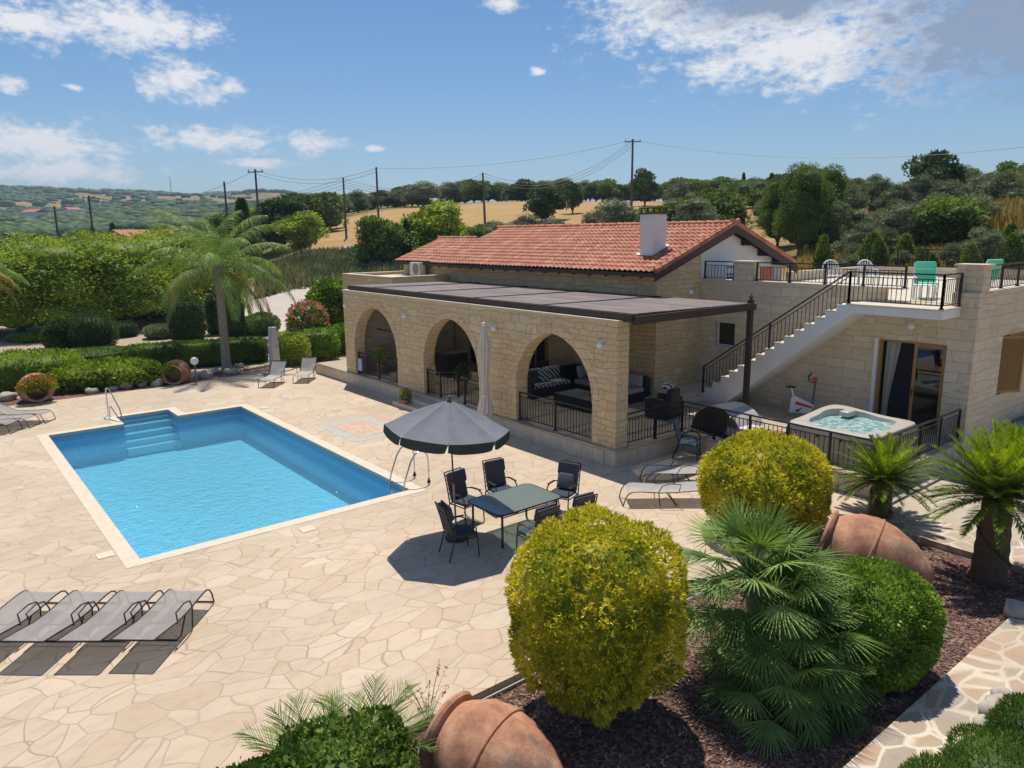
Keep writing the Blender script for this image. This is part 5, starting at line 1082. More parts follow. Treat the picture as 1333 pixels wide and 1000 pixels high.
# ------------------------------------------------------------------ plants
def sup_quads(c, r, expo=2., n=20, m=12, wob=.0):
    vs = []
    for i in range(m+1):
        t_ = pi*i/m
        for j in range(n):
            a = 2*pi*j/n; v = np.array([sin(t_)*cos(a), sin(t_)*sin(a), cos(t_)]); v = v/((np.abs(v)**expo).sum()**(1/expo)); v *= 1+wob*sin(3*a+i)*sin(2*t_); vs.append(np.asarray(c)+v*np.asarray(r))
    return np.array(vs), np.array([(i*n+j, (i+1)*n+j, (i+1)*n+(j+1)%n, i*n+(j+1)%n) for i in range(m) for j in range(n)])
def leaf_verts(pts, nrm, size, asp, jit, droop=0., lift=0.):
    n = len(pts); d = nrm+rng.normal(0, jit, (n,3)); d[:,2] += lift-droop; d /= np.linalg.norm(d, axis=1)[:,None]+1e-9
    s_ = np.cross(d, rng.normal(0, 1, (n,3))); s_ /= np.linalg.norm(s_, axis=1)[:,None]+1e-9
    L_ = (size*rng.uniform(.65, 1.35, n))[:,None]; W_ = L_*asp
    return np.stack([pts, pts+d*L_*.5+s_*W_*.5, pts+d*L_, pts+d*L_*.5-s_*W_*.5], 1).reshape(-1,3)
def merge(parts):
    V, Q, Rn = [], [], []; b = 0
    for v, q, r_ in parts: V.append(v); Q.append(q+b); Rn.append(r_); b += len(v)
    return np.concatenate(V), np.concatenate(Q), np.concatenate(Rn)
def leafset(v, bias=0.): n = len(v)//4; return v, np.arange(4*n).reshape(-1,4), np.clip(rng.random(n)+bias, 0, 1)
def bush(name, loc, r, leaf, size, n, label, *a_, ros=0, **k_):
    return bush_(name, loc, r, leaf, size, n, label, *a_, ros=ros, **k_)
def bush_(name, loc, r, leaf, size, n, label, cat='bush', group=None, expo=2.2, asp=.45, jit=.7, zc=None, core=.86, lump=.06, trunk=None, flow=None, lift=.2, flat=-.98, mixleaf=None, ros=0):
    root = empty(name, loc, 0, label, cat, group); zc = r[2]*.98 if zc is None else zc
    pts, nn = ellip_pts(n//ros if ros else n, (0,0,0), r, .13 if not ros else .10, flat, expo); qs_ = 9.0 if size < .12 else 5.0; cl_ = hsh(pts[:,0]*qs_+pts[:,2]*qs_*.6, pts[:,1]*qs_+pts[:,2]*qs_*.7); pts = pts*(1+(.05 if ros else .03)*cl_)[:,None]
    kk = (cl_ > -.5) | (rng.random(len(pts)) < .35); pts, nn = pts[kk], nn[kk]
    if ros: pts = np.repeat(pts, ros, axis=0); nn = np.repeat(nn, ros, axis=0)
    ph = rng.uniform(0, 6, 3); f = 1+lump*(np.sin(pts[:,0]*3.1/max(.5,r[0])*2+ph[0])*np.sin(pts[:,1]*2.7/max(.5,r[1])*2+ph[1])+.6*np.sin(pts[:,2]*5+pts[:,0]*4/max(.5,r[0])+ph[2])); pts = pts*f[:,None]+np.array([0,0,zc])
    k = pts[:,2] > .02; pts, nn = pts[k], nn[k]
    cv_, cq = sup_quads((0,0,zc), np.array(r)*core, expo)
    cv_[:,2] = np.maximum(cv_[:,2], .01)
    V, Q, Rn = merge([leafset(leaf_verts(pts, nn, size, asp, jit, lift=lift)), (cv_, cq, np.zeros(len(cq)))])
    npmesh('foliage', V, Q, LF[leaf], root, rnd=Rn)
    if flow:
        p_, q_ = ellip_pts(flow[1], (0,0,zc), np.array(r)*1.03, .04, -.1, expo); v_, qq, rn_ = leafset(leaf_verts(p_, q_, flow[2], .8, .8)); npmesh('flowers', v_, qq, LF[flow[0]], root, rnd=rn_)
    MB().tube([(0,0,-.12),(0,0,max(.15, zc-r[2]*.3))], [trunk or .05, (trunk or .05)*.7], 8).build('stem', M_bark, root, smooth=True)
    return root
# foreground clipped shrubs
p = P(775, 800, 1.30); bush('round_shrub', (p.x, p.y, -.13), (1.06,1.06,1.17), 'yellow', .060, 60000, 'largest golden yellow clipped ball shrub in the foreground bed', 'shrub', 'golden yellow clipped ball shrubs', expo=2.5, asp=.30, jit=.55, zc=1.52, trunk=.09, core=.86, lump=.05, ros=6)
p = P(995, 632, 1.0); bush('round_shrub', (p.x, p.y, -.02), (1.24,1.20,1.02), 'yellow', .075, 42000, 'golden yellow ball shrub behind the fan palm by the railing', 'shrub', 'golden yellow clipped ball shrubs', expo=2.3, asp=.34, jit=.55, zc=1.02, core=.88, lump=.05, ros=5)
p = P(1132, 800, .75); bush('clipped_shrub', (p.x, p.y, -.13), (.86,.82,.78), 'green', .05, 34000, 'dense dark green clipped dome shrub right of the fan palm', 'shrub', expo=2.9, asp=.6, jit=.6, zc=.78, core=.94, lump=.015)
p = P(395, 1045, .35); bush('low_shrub', (p.x, p.y, -.1), (1.15,.75,.50), 'hedge', .075, 12000, 'low leafy shrub with tiny red flowers at the bottom edge beside the foreground jar', 'shrub', expo=2.2, asp=.7, jit=.9, lump=.18, flow=('red',40,.04))
for px, py, rr_, lb in ((1300,1010,.62,'dark green heather-like bush at the bottom right corner'),(1350,945,.50,'dark green bush against the right edge above the corner bush'),(1225,1035,.5,'small dark bush cut by the bottom edge near the path')):
    p = P(px, py, .3); bush('low_shrub', (p.x, p.y, -.09), (rr_,rr_*.9,rr_*.62), 'hedge', .06, 9000, lb, 'bush', 'dark low bushes below the path', asp=.22, jit=.6, lift=.6)
# flowering grass spike by the kerb
r = empty('flowering_herb', (4.45,7.32,-.1), 0, 'thin wispy herb with pale pink flower spikes above the foreground jar', 'plant'); st1 = MB(); fl1 = []
for k in range(16):
    a = rng.uniform(0, 6.28); l_ = rng.uniform(.4,.8); e_ = Vector((cos(a)*.28, sin(a)*.22, l_)); st1.tube([(0,0,0), e_*.55+Vector((0,0,.06)), e_], [.004,.003,.002], 4)
    for q in range(9): fl1.append(tuple(e_*(.78+.025*q)+Vector(rng.normal(0,.012,3))))
st1.build('stems', LF['palm'], r); v_, qq, rn_ = leafset(leaf_verts(np.array(fl1), np.tile([0,0,1.],(len(fl1),1)), .03, .8, .8)); npmesh('flowers', v_, qq, leaf_mat('dusty_pink', (.35,.12,.12), (.5,.22,.22), (.65,.4,.38)), r, rnd=rn_)

# palms ------------------------------------------------------------
def strip(base, d, side, L_, w_, droop, seg=3):
    """leaflet as seg quads curving down"""
    vs = []; p = np.array(base, float); d = np.array(d, float); d /= np.linalg.norm(d); side = np.array(side, float); side /= np.linalg.norm(side)+1e-9
    for k in range(seg+1):
        u = k/seg; ww = w_*(1-u*.85) if k else w_*.6
        vs += [p+side*ww/2, p-side*ww/2]; d = d+np.array([0,0,-droop/seg]); d /= np.linalg.norm(d); p = p+d*L_/seg
    return vs, [(2*k, 2*k+1, 2*k+3, 2*k+2) for k in range(seg)]
class Strips:
    def __init__(s): s.v = []; s.q = []; s.r = []
    def add(s, vs, qs, rv): b = len(s.v); s.v += vs; s.q += [tuple(i+b for i in q) for q in qs]; s.r += [rv]*len(qs)
    def build(s, name, mat, parent): return npmesh(name, np.array(s.v), np.array(s.q), mat, parent, rnd=np.clip(s.r, 0, 1))
def frond(S, base, az, elev, length, droop, n, ll, lw, ldroop, vshape=.5, taper=.55, seg=3, ang=.9, rv=None, start=.12):
    """pinnate frond: arching rachis with leaflets on both sides"""
    p = np.array(base, float); e = elev; pts = []; K = 14
    for k in range(K+1):
        pts.append(p.copy()); d = np.array([cos(e)*cos(az), cos(e)*sin(az), sin(e)]); p = p+d*length/K; e -= droop/K*(.5+k/K)
    pts = np.array(pts); sd = np.array([-sin(az), cos(az), 0.])
    for k in range(K):
        wdt = lw*1.2*(1-k/K*.7); S.add([pts[k]+sd*wdt/2, pts[k]-sd*wdt/2, pts[k+1]+sd*wdt/2, pts[k+1]-sd*wdt/2], [(0,1,3,2)], .35)
    for i in range(n):
        u = start+(1-start)*(i+.5)/n; kk = min(int(u*K), K-1); f = u*K-kk; b_ = pts[kk]*(1-f)+pts[kk+1]*f; t_ = pts[kk+1]-pts[kk]; t_ /= np.linalg.norm(t_); up = np.cross(sd, t_); up = -up if up[2] < 0 else up
        L_ = ll*(sin(pi*min(1, .12+u*.93))**taper)*rng.uniform(.85, 1.1); a_ = ang*(1-.35*u)
        for sg in (-1, 1):
            d = t_*cos(a_)+sd*sg*sin(a_)+up*vshape*.6+rng.normal(0, .06, 3); s2 = np.cross(d, up*(.6)+sd*sg*.2+rng.normal(0,.15,3))
            vs, qs = strip(b_, d, s2, L_, lw, ldroop, seg); S.add(vs, qs, rv if rv is not None else rng.random())
    return pts
def cycad(loc, th, tr_, fl, label, n1=56, newg=0, elmin=-.15):
    r = empty('cycad', loc, 0, label, 'cycad', 'cycads in the planting bed')
    mb = MB(); K = 12; prof = []
    for k in range(K+1): u = k/K; prof.append((tr_*(1.12-.25*u)*(1+.06*(k % 2)), th*u))
    prof.append((0, th+.05)); mb.lathe(prof, 16)
    for k in range(230):
        a = k*2.4; z = th*(.03+.95*((k*.618) % 1)); rr_ = tr_*(1.1-.22*z/th); mb.tube([(rr_*cos(a)*.92, rr_*sin(a)*.92, z),(rr_*1.18*cos(a), rr_*1.18*sin(a), z+.045)], [.030,.008], 4)
    mb.build('trunk', M_cycbark, r)
    S = Strips()
    for k in range(n1):
        a = k*2.39996; u = (k+.5)/n1; el = 1.15-(1.25-elmin)*u**.8; frond(S, (cos(a)*.05, sin(a)*.05, th+.02), a+rng.normal(0,.1), el+rng.normal(0,.06), fl*rng.uniform(.85,1.05), .45+.35*u, 52, fl*.155, .024, .12, .45, .35, 2, .85)
    S.build('fronds', LF['cyc'], r)
    if newg:
        S = Strips()
        for k in range(newg):
            a = k*2.39996; u = (k+.5)/newg; frond(S, (cos(a)*.04, sin(a)*.04, th+.05), a, 1.5-.65*u+rng.normal(0,.05), fl*rng.uniform(.8,1.0), .30, 40, fl*.15, .024, .2, .8, .35, 2, .8)
        S.build('new_fronds', LF['cycn'], r)
    return r
cycad((15.74,6.80,-.13), .92, .21, 1.15, 'shorter cycad with thick dark trunk behind the terracotta jar', 70, 10)
cycad((14.36,4.22,-.13), 1.58, .26, 1.42, 'taller cycad with bright new fronds near the right edge', 90, 44, -.12)
def fan_leaf(S, base, d, up, L_, n=26, spread=2.2, droop=.5):
    d = np.array(d, float); d /= np.linalg.norm(d); up = np.array(up, float); sd = np.cross(d, up); sd /= np.linalg.norm(sd)+1e-9; up = np.cross(sd, d); rv = rng.random()
    for i in range(n):
        a = (i/(n-1)-.5)*2*spread*.5*2/2; a = (i/(n-1)-.5)*spread; v = d*cos(a)+sd*sin(a)+up*(.10*cos(a*2)+.04*((i % 2)*2-1)); l_ = L_*(1-.18*abs(a)/spread*2)*rng.uniform(.92,1.06)
        vs, qs = strip(base, v, np.cross(v, up)+up*.25*((i % 2)*2-1), l_, .036, droop*rng.uniform(.6,1.4), 3)
        # widest in the middle
        S.add(vs, qs, np.clip(rv+rng.normal(0,.12), 0, 1))
def fan_palm(loc, stems, label, nl=46, R0=.95, L_=.66):
    r = empty('fan_palm', loc, 0, label, 'fan palm'); S = Strips(); pt = MB(); tk = MB()
    for (sx, sy, h, sc_) in stems:
        tk.tube([(sx*.4,sy*.4,0),(sx,sy,h)], [.14,.11], 10)
        for k in range(int(nl*sc_)):
            a = k*2.39996+sx*7; u = (k+.5)/(nl*sc_); el = 1.45-2.15*u**.85; pl_ = R0*sc_*rng.uniform(.7,1.05)*(.6+.4*u**.3); b0 = Vector((sx,sy,h)); dr_ = Vector((cos(el)*cos(a), cos(el)*sin(a), sin(el)))
            if h+dr_.z*pl_ < .10: dr_.z = (.10-h)/pl_; 
            e1 = b0+dr_*pl_; pt.tube([b0, b0+dr_*pl_*.5+Vector((0,0,.05)), e1], [.012,.009,.006], 4)
            dd_ = dr_+Vector((0,0,-.18)); fan_leaf(S, e1, dd_, (0,0,1) if el < 1.2 else (cos(a+pi),sin(a+pi),.2), L_*sc_**.5*rng.uniform(.80,1.0), 26, 2.6, .28)
    tk.build('trunk', M_palmbark, r, smooth=True); pt.build('petioles', LF['palm'], r); S.build('fronds', LF['fan'], r); return r
fan_palm((8.62,4.92,-.13), [(0,0,.95,.95),(-.25,.30,1.62,.95),(.40,-.1,.55,.85),(-.45,-.25,.50,.8),(.15,-.35,.40,.7)], 'large bushy fan palm filling the middle of the foreground bed')
# young feather palm at the bottom
r = empty('young_palm', (3.45,7.0,-.1), 0, 'young feather palm with spiky fronds behind the low red-flowered shrub', 'palm'); S = Strips()
for k in range(16):
    a = k*2.39996; frond(S, (0,0,.15), a, 1.25-.75*(k/16), 1.0*rng.uniform(.8,1.1), .9, 26, .36, .016, .25, .5, .5, 2, .75)
S.build('fronds', LF['palm'], r); MB().tube([(0,0,-.05),(0,0,.2)], [.07,.05], 8).build('stem', M_palmbark, r)
tag(r, 'right-hand clump of young feather palm fronds behind the low red-flowered shrub', 'palm', 'young feather palms at the bottom edge'); o_ = copy_tree(r); o_.location = (2.75,7.12,-.1); o_.rotation_euler = (0,0,1.9); o_['label'] = 'left-hand clump of young feather palm fronds behind the low red-flowered shrub'
def queen_palm(loc, h, fl, nf, label, dryf=(), seedoff=0, elb=(1.52,-.45), droop=1.75):
    r = empty('feather_palm', loc, 0, label, 'palm tree', 'feather palms in the garden')
    tk = MB(); pr = [(.26,0),(.21,.3),(.19,1.2),(.18,h-.9),(.20,h-.7),(.24,h-.45),(.22,h-.15),(.12,h+.1),(0,h+.2)]
    tk.lathe(pr, 18); tk.build('trunk', M_palmbark, r, smooth=True)
    bt = MB()
    for k in range(14): a = k*2.4; z = h-.75+.055*k; bt.tube([(.18*cos(a),.18*sin(a),z),(.26*cos(a),.26*sin(a),z+.28)], [.07,.02], 5)
    bt.build('old_leaf_bases', M_palmbark, r, smooth=True)
    S = Strips(); D = Strips()
    for k in range(nf):
        a = k*2.39996+seedoff; u = (k+.5)/nf; el = elb[0]-(elb[0]-elb[1])*u**1.1; frond(S, (cos(a)*.08, sin(a)*.08, h), a, el+rng.normal(0,.06), fl*rng.uniform(.85,1.05), droop-.2*u, 92, fl*.21, .032, 1.5, .25, .45, 3, .95)
    S.build('fronds', LF['palm'], r)
    for a, el in dryf: frond(D, (0,0,h-.1), a, el, fl*.95, 2.0, 60, fl*.17, .035, 1.8, .1, .45, 3, 1.0)
    if dryf: D.build('dry_fronds', LF['dry'], r)
    return r
queen_palm((11.05,35.1,0), 4.7, 4.2, 24, 'tall arching feather palm standing in the planting strip behind the pool', [(2.2,.1),(5.4,-.1)], .6)
p = P(-62, 505); queen_palm((p.x,p.y,0), 4.9, 3.9, 16, 'feather palm at the left edge with one dry golden frond hanging into view', [(-.25,.35),(-.05,.15)], 1.2)

# garden shrubs: centre px, base py, half width px, top py
def GB(pc, pb, hw, pt, leaf, lb, cat='bush', name='garden_shrub', grp='clipped shrubs in the garden behind the pool', expo=2.3, depth=1.0, size=.10, n=5000, asp=.5, jit=.7, flow=None, rise=0.):
    q = P(pc, pb, rise); dist = math.hypot(q.x, q.y); sl_ = math.sqrt(dist**2+CAM_H**2); rx = hw*sl_/961; dirv = Vector((q.x, q.y)).normalized(); ry = rx*depth; cx_, cy_ = q.x+dirv.x*ry*.9, q.y+dirv.y*ry*.9
    d2 = math.hypot(cx_, cy_); ztop = CAM_H-(pt-311)/961*d2*.98; rz = max(.2, (ztop-rise)/2)
    b_ = bush(name, (cx_, cy_, rise), (rx, ry, rz), leaf, size, n, lb, cat, grp, expo=expo, asp=asp, jit=jit, flow=flow, core=.93); b_.rotation_euler = (0,0,math.atan2(-dirv.x, dirv.y)); return b_
GB(20,512,66,437,'bright','bright green boxy hedge at the left edge behind the orange planted jar','hedge','box_hedge',expo=5,depth=.7,size=.13,n=9000)
GB(142,508,58,455,'bright','yellow green leafy bush behind the pool handrail','bush',expo=3.2,depth=.7,size=.15,n=6500,asp=.7)
GB(118,470,42,444,'hedge','low smooth green mound behind the yellow green bush','bush',expo=2.3,depth=1.0,size=.09)
GB(82,462,17,402,'darkg','narrow upright dark bush with yellowish tip left of the conifer','bush',size=.14)
GB(121,460,25,397,'darkg','broad dark conifer bush with feathery top','conifer',expo=2.6,size=.22,asp=.2)
GB(45,446,19,415,'green','small round green bush under the left edge palm','bush')
GB(160,440,17,408,'darkg','dark clipped ball bush on the gravel, left of the pale one','bush')
GB(208,442,17,414,'olive','pale grey green ball bush on the gravel','bush')
GB(192,418,20,398,'mid','small mid green bush on the far gravel path','bush')
GB(246,446,19,384,'darkg','dark column-clipped conifer left of the palm trunk','conifer',expo=4.5,size=.13,n=6000)
GB(303,442,15,372,'darkg','dark column-clipped conifer right behind the palm trunk','conifer',expo=4.5,size=.13,n=6000)
GB(283,436,10,382,'darkg','thin dark column-clipped conifer just left of the palm trunk','conifer',expo=4.5,size=.13,n=3500)
GB(341,440,23,406,'hedge','round green ball bush behind the shower pillar','bush',size=.10)
GB(316,436,9,416,'green','small green ball bush beside the driveway','bush',n=2500)
GB(380,478,24,432,'bright','bright rounded bush right of the shower pillar','bush',size=.11)
GB(412,470,28,430,'green','box-clipped bush under the pink flowering shrub','bush',expo=4,depth=.8,size=.11)
GB(447,462,22,425,'green','leafy bush at the foot of the far house corner','bush',size=.12)
GB(436,452,32,366,'green','large dark green tree-like bush against the end of the house','bush',size=.18,n=9000,asp=.7)
GB(403,462,25,394,'green','pink flowering crape myrtle above the white loungers','flowering shrub','flowering_shrub',size=.16,n=2600,jit=1.2,flow=('pink',380,.16))
GB(247,474,30,446,'olive','wispy grey green grass clump left of the palm trunk','grass clump',size=.35,asp=.06,n=2500)
GB(25,445,13,420,'olive','pale round bush on the gravel at the far left','bush',n=2500)
for pc, pb, hw, pt, lf, lb in ((405,384,20,345,'bright','bright shrub beside the driveway on the right, lower one'),(437,380,20,340,'hedge','dense shrub beyond the bright driveway shrub'),(392,392,16,352,'dry','yellowing dry shrub on the driveway edge'),(478,362,24,330,'yellow','yellow shrub rising behind the flat roof'),(508,358,22,338,'bright','light green shrub right of the yellow one behind the flat roof'),(462,345,10,318,'mid','round topped small tree by the far gate'),(412,402,14,385,'darkg','dark red leaved small bush beside the drive')):
    q_ = AZ(pc, 58); GB(pc, pb, hw, pt, lf, lb, 'shrub', size=.2, n=3500)
# clipped hedge runs
def hedge_run(a, b_, w_, h, leaf, lb, n=9000, size=.10):
    a = Vector(a); b_ = Vector(b_); c_ = (a+b_)/2; L_ = (b_-a).length; o_ = bush('box_hedge', (c_.x, c_.y, 0), (L_/2, w_/2, h/2), leaf, size, n, lb, 'hedge', 'clipped hedges behind the planting strip', expo=9, zc=h/2, core=.95, lump=.008, jit=.6); o_.rotation_euler = (0,0,math.atan2((b_-a).y, (b_-a).x))
p1 = P(168,484); p2 = P(352,470); hedge_run((p1.x,p1.y+.5), (p2.x,p2.y+.3), 1.3, 1.15, 'hedge', 'long clipped dark hedge running behind the planting strip past the palm', 14000)
# plants in the jars
def sprawl(loc, r_, n, leaf, flw, lb, size=.09):
    r = empty('jar_plant', loc, 0, lb, 'plant', 'plants growing out of the terracotta jars'); p_, q = ellip_pts(n, (0,0,0), r_, .9, -.3); v_, qq, rn_ = leafset(leaf_verts(p_, q, size, .4, .7, lift=.4)); npmesh('foliage', v_, qq, LF[leaf], r, rnd=rn_)
    p_, q = ellip_pts(flw[1], (0,0,.02), np.array(r_)*1.05, .3, 0); v_, qq, rn_ = leafset(leaf_verts(p_, q, .08, .6, .8, lift=.3)); npmesh('flowers', v_, qq, LF[flw[0]], r, rnd=rn_)
sprawl((3.2,32.5,.60), (.62,.38,.42), 3200, 'bright', ('red',420), 'orange and green trailing plant in the jar behind the left loungers'); sprawl((8.05,32.85,.58), (.40,.3,.34), 1800, 'bright', ('red',20), 'green plant with few red blooms in the jar beside the globe lamp')
# rocks
rr0 = None; k = 0
for px, py, sz in [(10,521,.42),(30,512,.3),(62,520,.22),(120,512,.30),(148,508,.26),(165,505,.38),(185,503,.28),(205,502,.34),(238,497,.2),(268,492,.42),(280,486,.3),(300,487,.34),(312,478,.26),(322,482,.22),(150,480,.3),(110,500,.25),(92,498,.3),(345,488,.22),(78,488,.28),(1327,800,.30),(1300,930,.28),(1312,915,.22),(1325,940,.26),(1283,948,.2)]:
    q = P(px, py); vs, qs = sup_quads((0,0,0), (1,.8,.6), 2.2, 12, 8); rgn = rng.uniform(0, 6, 6); f = 1+.22*np.sin(vs[:,0]*3.1+rgn[0])*np.sin(vs[:,1]*4+rgn[1])+.14*np.sin(vs[:,2]*7+vs[:,0]*5+rgn[2]); o_ = npmesh('garden_rock', vs*f[:,None]*sz*.8, qs, M_rock)
    o_.location = (q.x, q.y, sz*.25); o_.rotation_euler = (rng.uniform(-.3,.3), rng.uniform(-.3,.3), rng.uniform(0,6)); tag(o_, ('pale rough rock bordering the planting strip beyond the pool' if px < 600 else 'pale rough rock beside the flagstone path'), 'rock', 'rocks bordering the planting strip' if px < 600 else 'rocks beside the flagstone path')

# ------------------------------------------------------------------ trees
def tree_proto(kind, leaf, nl, size, h=5.0, R0=2.2, K=16, seed=1, conic=False, asp=.5, tall=1.0):
    g = np.random.default_rng(seed); r = bpy.data.objects.new('tree', None); tk = MB()
    th = h*.10; tk.tube([(0,0,-.5),(.05,0,th*.5),(.0,.08,th)], [.20,.15,.11], 8)
    parts = []; per = nl//K
    if conic:
        zs = g.random(nl)**.8; a = g.uniform(0, 6.28, nl); rad = R0*(1-zs)**.75*(.75+.25*g.random(nl))*(1+.12*np.sin(a*5+zs*20)); pts = np.stack([rad*np.cos(a), rad*np.sin(a), .15+zs*(h-.2)], 1); nn = np.stack([np.cos(a), np.sin(a), np.full(nl, .8)], 1)
        parts.append(leafset(leaf_verts(pts, nn, size, asp, .35, lift=.5))); cv_, cq = sup_quads((0,0,h*.45), (R0*.62,R0*.62,h*.45), 1.7, 12, 10); parts.append((cv_, cq, np.zeros(len(cq))))
    else:
        cs = []
        for k in range(K):
            v = g.normal(0,1,3); v /= np.linalg.norm(v); v[2] = v[2]*.9+.05; rr_ = g.uniform(.35,.75) if k else 0; c_ = np.array([v[0]*R0*rr_, v[1]*R0*rr_, th+(h-th)*.46*tall+v[2]*(h-th)*.52*rr_*1.25]); cr = R0*g.uniform(.34,.55); cs.append((c_, cr))
            tk.tube([(0,.05,th*.75), tuple((c_+np.array([0,0,th]))*.5), tuple(c_)], [.07,.05,.02], 5)
            v = g.normal(0,1,(per,3)); v /= np.linalg.norm(v, axis=1)[:,None]; v[:,2] = np.where(v[:,2] < -.5, -v[:,2], v[:,2]); pts = c_+v*cr*np.array([1,1,.8])*(.72+.36*g.random((per,1)))
            parts.append(leafset(leaf_verts(pts, v, size, asp, .8, lift=.1), g.uniform(-.15,.15)))
            cv_, cq = sup_quads(c_, (cr*.68,cr*.68,cr*.52), 2., 10, 6, .1); parts.append((cv_, cq, np.zeros(len(cq))))
    C.objects.link(r); tk.build('trunk', M_bark, r, smooth=True); V, Q, Rn = merge(parts); npmesh('crown', V, Q, LF[leaf], r, rnd=Rn); r['H'] = h; return r
protos = {'dark': [tree_proto('t','darkg',5200,.34,seed=11), tree_proto('t','darkg',5200,.34,R0=2.5,seed=12)], 'mid': [tree_proto('t','mid',5200,.34,seed=13), tree_proto('t','mid',5200,.34,R0=2.6,h=4.6,seed=14)],
 'olive': [tree_proto('t','olive',6500,.24,seed=15,R0=2.4,h=4.4,asp=.3), tree_proto('t','olive',6500,.24,seed=16,R0=2.2,asp=.3)], 'bright': [tree_proto('t','bright',6500,.30,seed=17,R0=2.3)],
 'big': [tree_proto('t','bright',26000,.17,seed=18,R0=2.7,K=34,asp=.35), tree_proto('t','mid',24000,.16,seed=19,R0=2.1,K=34,h=5.6,asp=.3)], 'cypress': [tree_proto('t','darkg',3500,.26,R0=.62,h=5,conic=True,seed=20,asp=.3)], 'juniper': [tree_proto('t','mid',2200,.34,R0=1.25,h=3.6,conic=True,seed=21,asp=.3), tree_proto('t','hedge',1500,.42,R0=1.0,h=3.9,conic=True,seed=22,asp=.25)]}
used = set(); namek = {'dark':'broadleaf_tree','mid':'broadleaf_tree','olive':'olive_tree','bright':'broadleaf_tree','big':'garden_tree','cypress':'cypress_tree','juniper':'conifer_bush'}
words = {'dark':'dark green rounded tree','mid':'mid green rounded tree','olive':'grey green olive tree','bright':'bright green leafy tree','big':'large weeping garden tree','cypress':'slim dark cypress','juniper':'small pointed conifer'}
def tree(kind, px, dist, h, lb=None, grp=None, wide=1.0, var=None, sink=.0):
    x, y = AZ(px, dist); k = (var if var is not None else int(rng.integers(0, len(protos[kind])))) % len(protos[kind]); pr = protos[kind][k]; key = (kind, k)
    o_ = pr if key not in used else copy_tree(pr); used.add(key)
    s_ = h/pr['H']; o_.name = namek[kind]; o_.location = (x, y, tz(x, y)-.1-sink); o_.scale = (s_*wide, s_*wide, s_); o_.rotation_euler = (0,0,rng.uniform(0,6.28)); tag(o_, lb, 'tree', grp); return o_
# big row of garden trees
for k, (px, d, h) in enumerate(((-40,58,5.6),(12,60,5.8),(55,56,5.5),(98,58,5.8),(140,57,5.6),(182,60,5.7),(222,64,5.8),(258,70,5.5))):
    tree('big', px, d, h, ['weeping bright green garden tree at the left end of the big row','weeping green garden tree second from the left in the big row','weeping green garden tree third from the left in the big row','weeping green garden tree fourth from the left in the big row','weeping green garden tree fifth from the left in the big row','weeping green garden tree sixth from the left in the big row','weeping green garden tree seventh from the left, near the tall palm','weeping green garden tree at the right end of the row behind the palm'][k], 'big garden trees in a row beyond the pool garden', 1.5, 0)
# named individuals
tree('big', 1042, 50, 6.0, 'tall feathery green tree rising right behind the gable', None, .8, 1); tree('big', 1072, 54, 5.5, 'leafy green tree to the right of the tall one behind the gable', None, .85, 1); tree('big', 1012, 56, 5.0, 'leafy green tree to the left of the tall one behind the gable', None, .8, 1)
tree('bright', 566, 72, 5.4, 'fresh green tree behind the low end of the tiled roof', None, 1.1); tree('cypress', 517, 72, 3.6, 'small slim cypress left of a pair by the white wall', None); tree('cypress', 529, 71, 4.2, 'small slim cypress right of a pair by the white wall', None); tree('mid', 492, 70, 4.6, 'rounded small tree left of the white wall panel', None, .9)
tree('cypress', 318, 84, 8.0, 'dark cypress spire behind the tall palm', None, 1.4); tree('cypress', 122, 128, 6.5, 'distant cypress left of a pair beyond the garden trees', None); tree('cypress', 148, 132, 6.8, 'distant cypress right of a pair beyond the garden trees', None, 1.2)
tree('cypress', 964, 112, 4.6, 'dark cypress with thin bent tip on the skyline', None, .9); tree('cypress', 1000, 104, 4.2, 'dark pointed cypress just left of the tall green tree', None, 1.3); tree('dark', 838, 128, 6.0, 'round topped dark tree on the skyline right of the tall pole', None, .9); tree('dark', 712, 100, 4.7, 'large round dark green tree in the ochre field', None, 1.15, 1); tree('dark', 745, 112, 4.6, 'dark tree to the right of the large one in the field', None, .9)
tree('olive', 800, 66, 4.0, 'grey green olive tree behind the ridge, left of the chimney', None, 1.2); tree('olive', 780, 68, 3.8, 'smaller olive tree left of the chimney', None, 1.1); tree('olive', 680, 74, 3.2, 'low olive bush in front of the ochre field', None, 1.3)
tree('bright', 392, 88, 4.4, 'bright round bush at the edge of the ochre field', None, 1.3); tree('dark', 368, 96, 6.6, 'dark tree left of the slim poles', None, 1.3)
grpA = 'trees on the skyline beyond the ochre field'; k = 0
for px in np.arange(392, 1060, 8.2):
    if 560 < px < 620 and k % 2: k += 1; continue
    kd = ['dark','mid','olive','olive','mid'][int(rng.integers(0,5))]; tree(kd, px+rng.uniform(-4,4), rng.uniform(164,200), rng.uniform(3.4,5.4), words[kd]+' on the skyline beyond the ochre field', grpA, rng.uniform(1.2,1.8)); k += 1
grpB = 'trees in the valley beyond the garden'
for px in np.arange(-30, 400, 12):
    for dd_ in (rng.uniform(100,135), rng.uniform(150,210)):
        if dd_ > 145 and rng.random() < .35: continue
        kd = ['dark','mid','bright','dark','mid'][int(rng.integers(0,5))]; tree(kd, px+rng.uniform(-6,6), dd_, rng.uniform(3.4,6.0), words[kd]+' in the valley beyond the garden', grpB, rng.uniform(1.1,1.6))
for px in np.arange(345, 432, 9): kd = ['dark','mid','mid'][int(rng.integers(0,3))]; tree(kd, px+rng.uniform(-4,4), rng.uniform(112,160), rng.uniform(3.6,6.0), words[kd]+' left of the ochre field', 'trees left of the ochre field', 1.3)
grpC = 'trees on the slope behind the roof terrace'
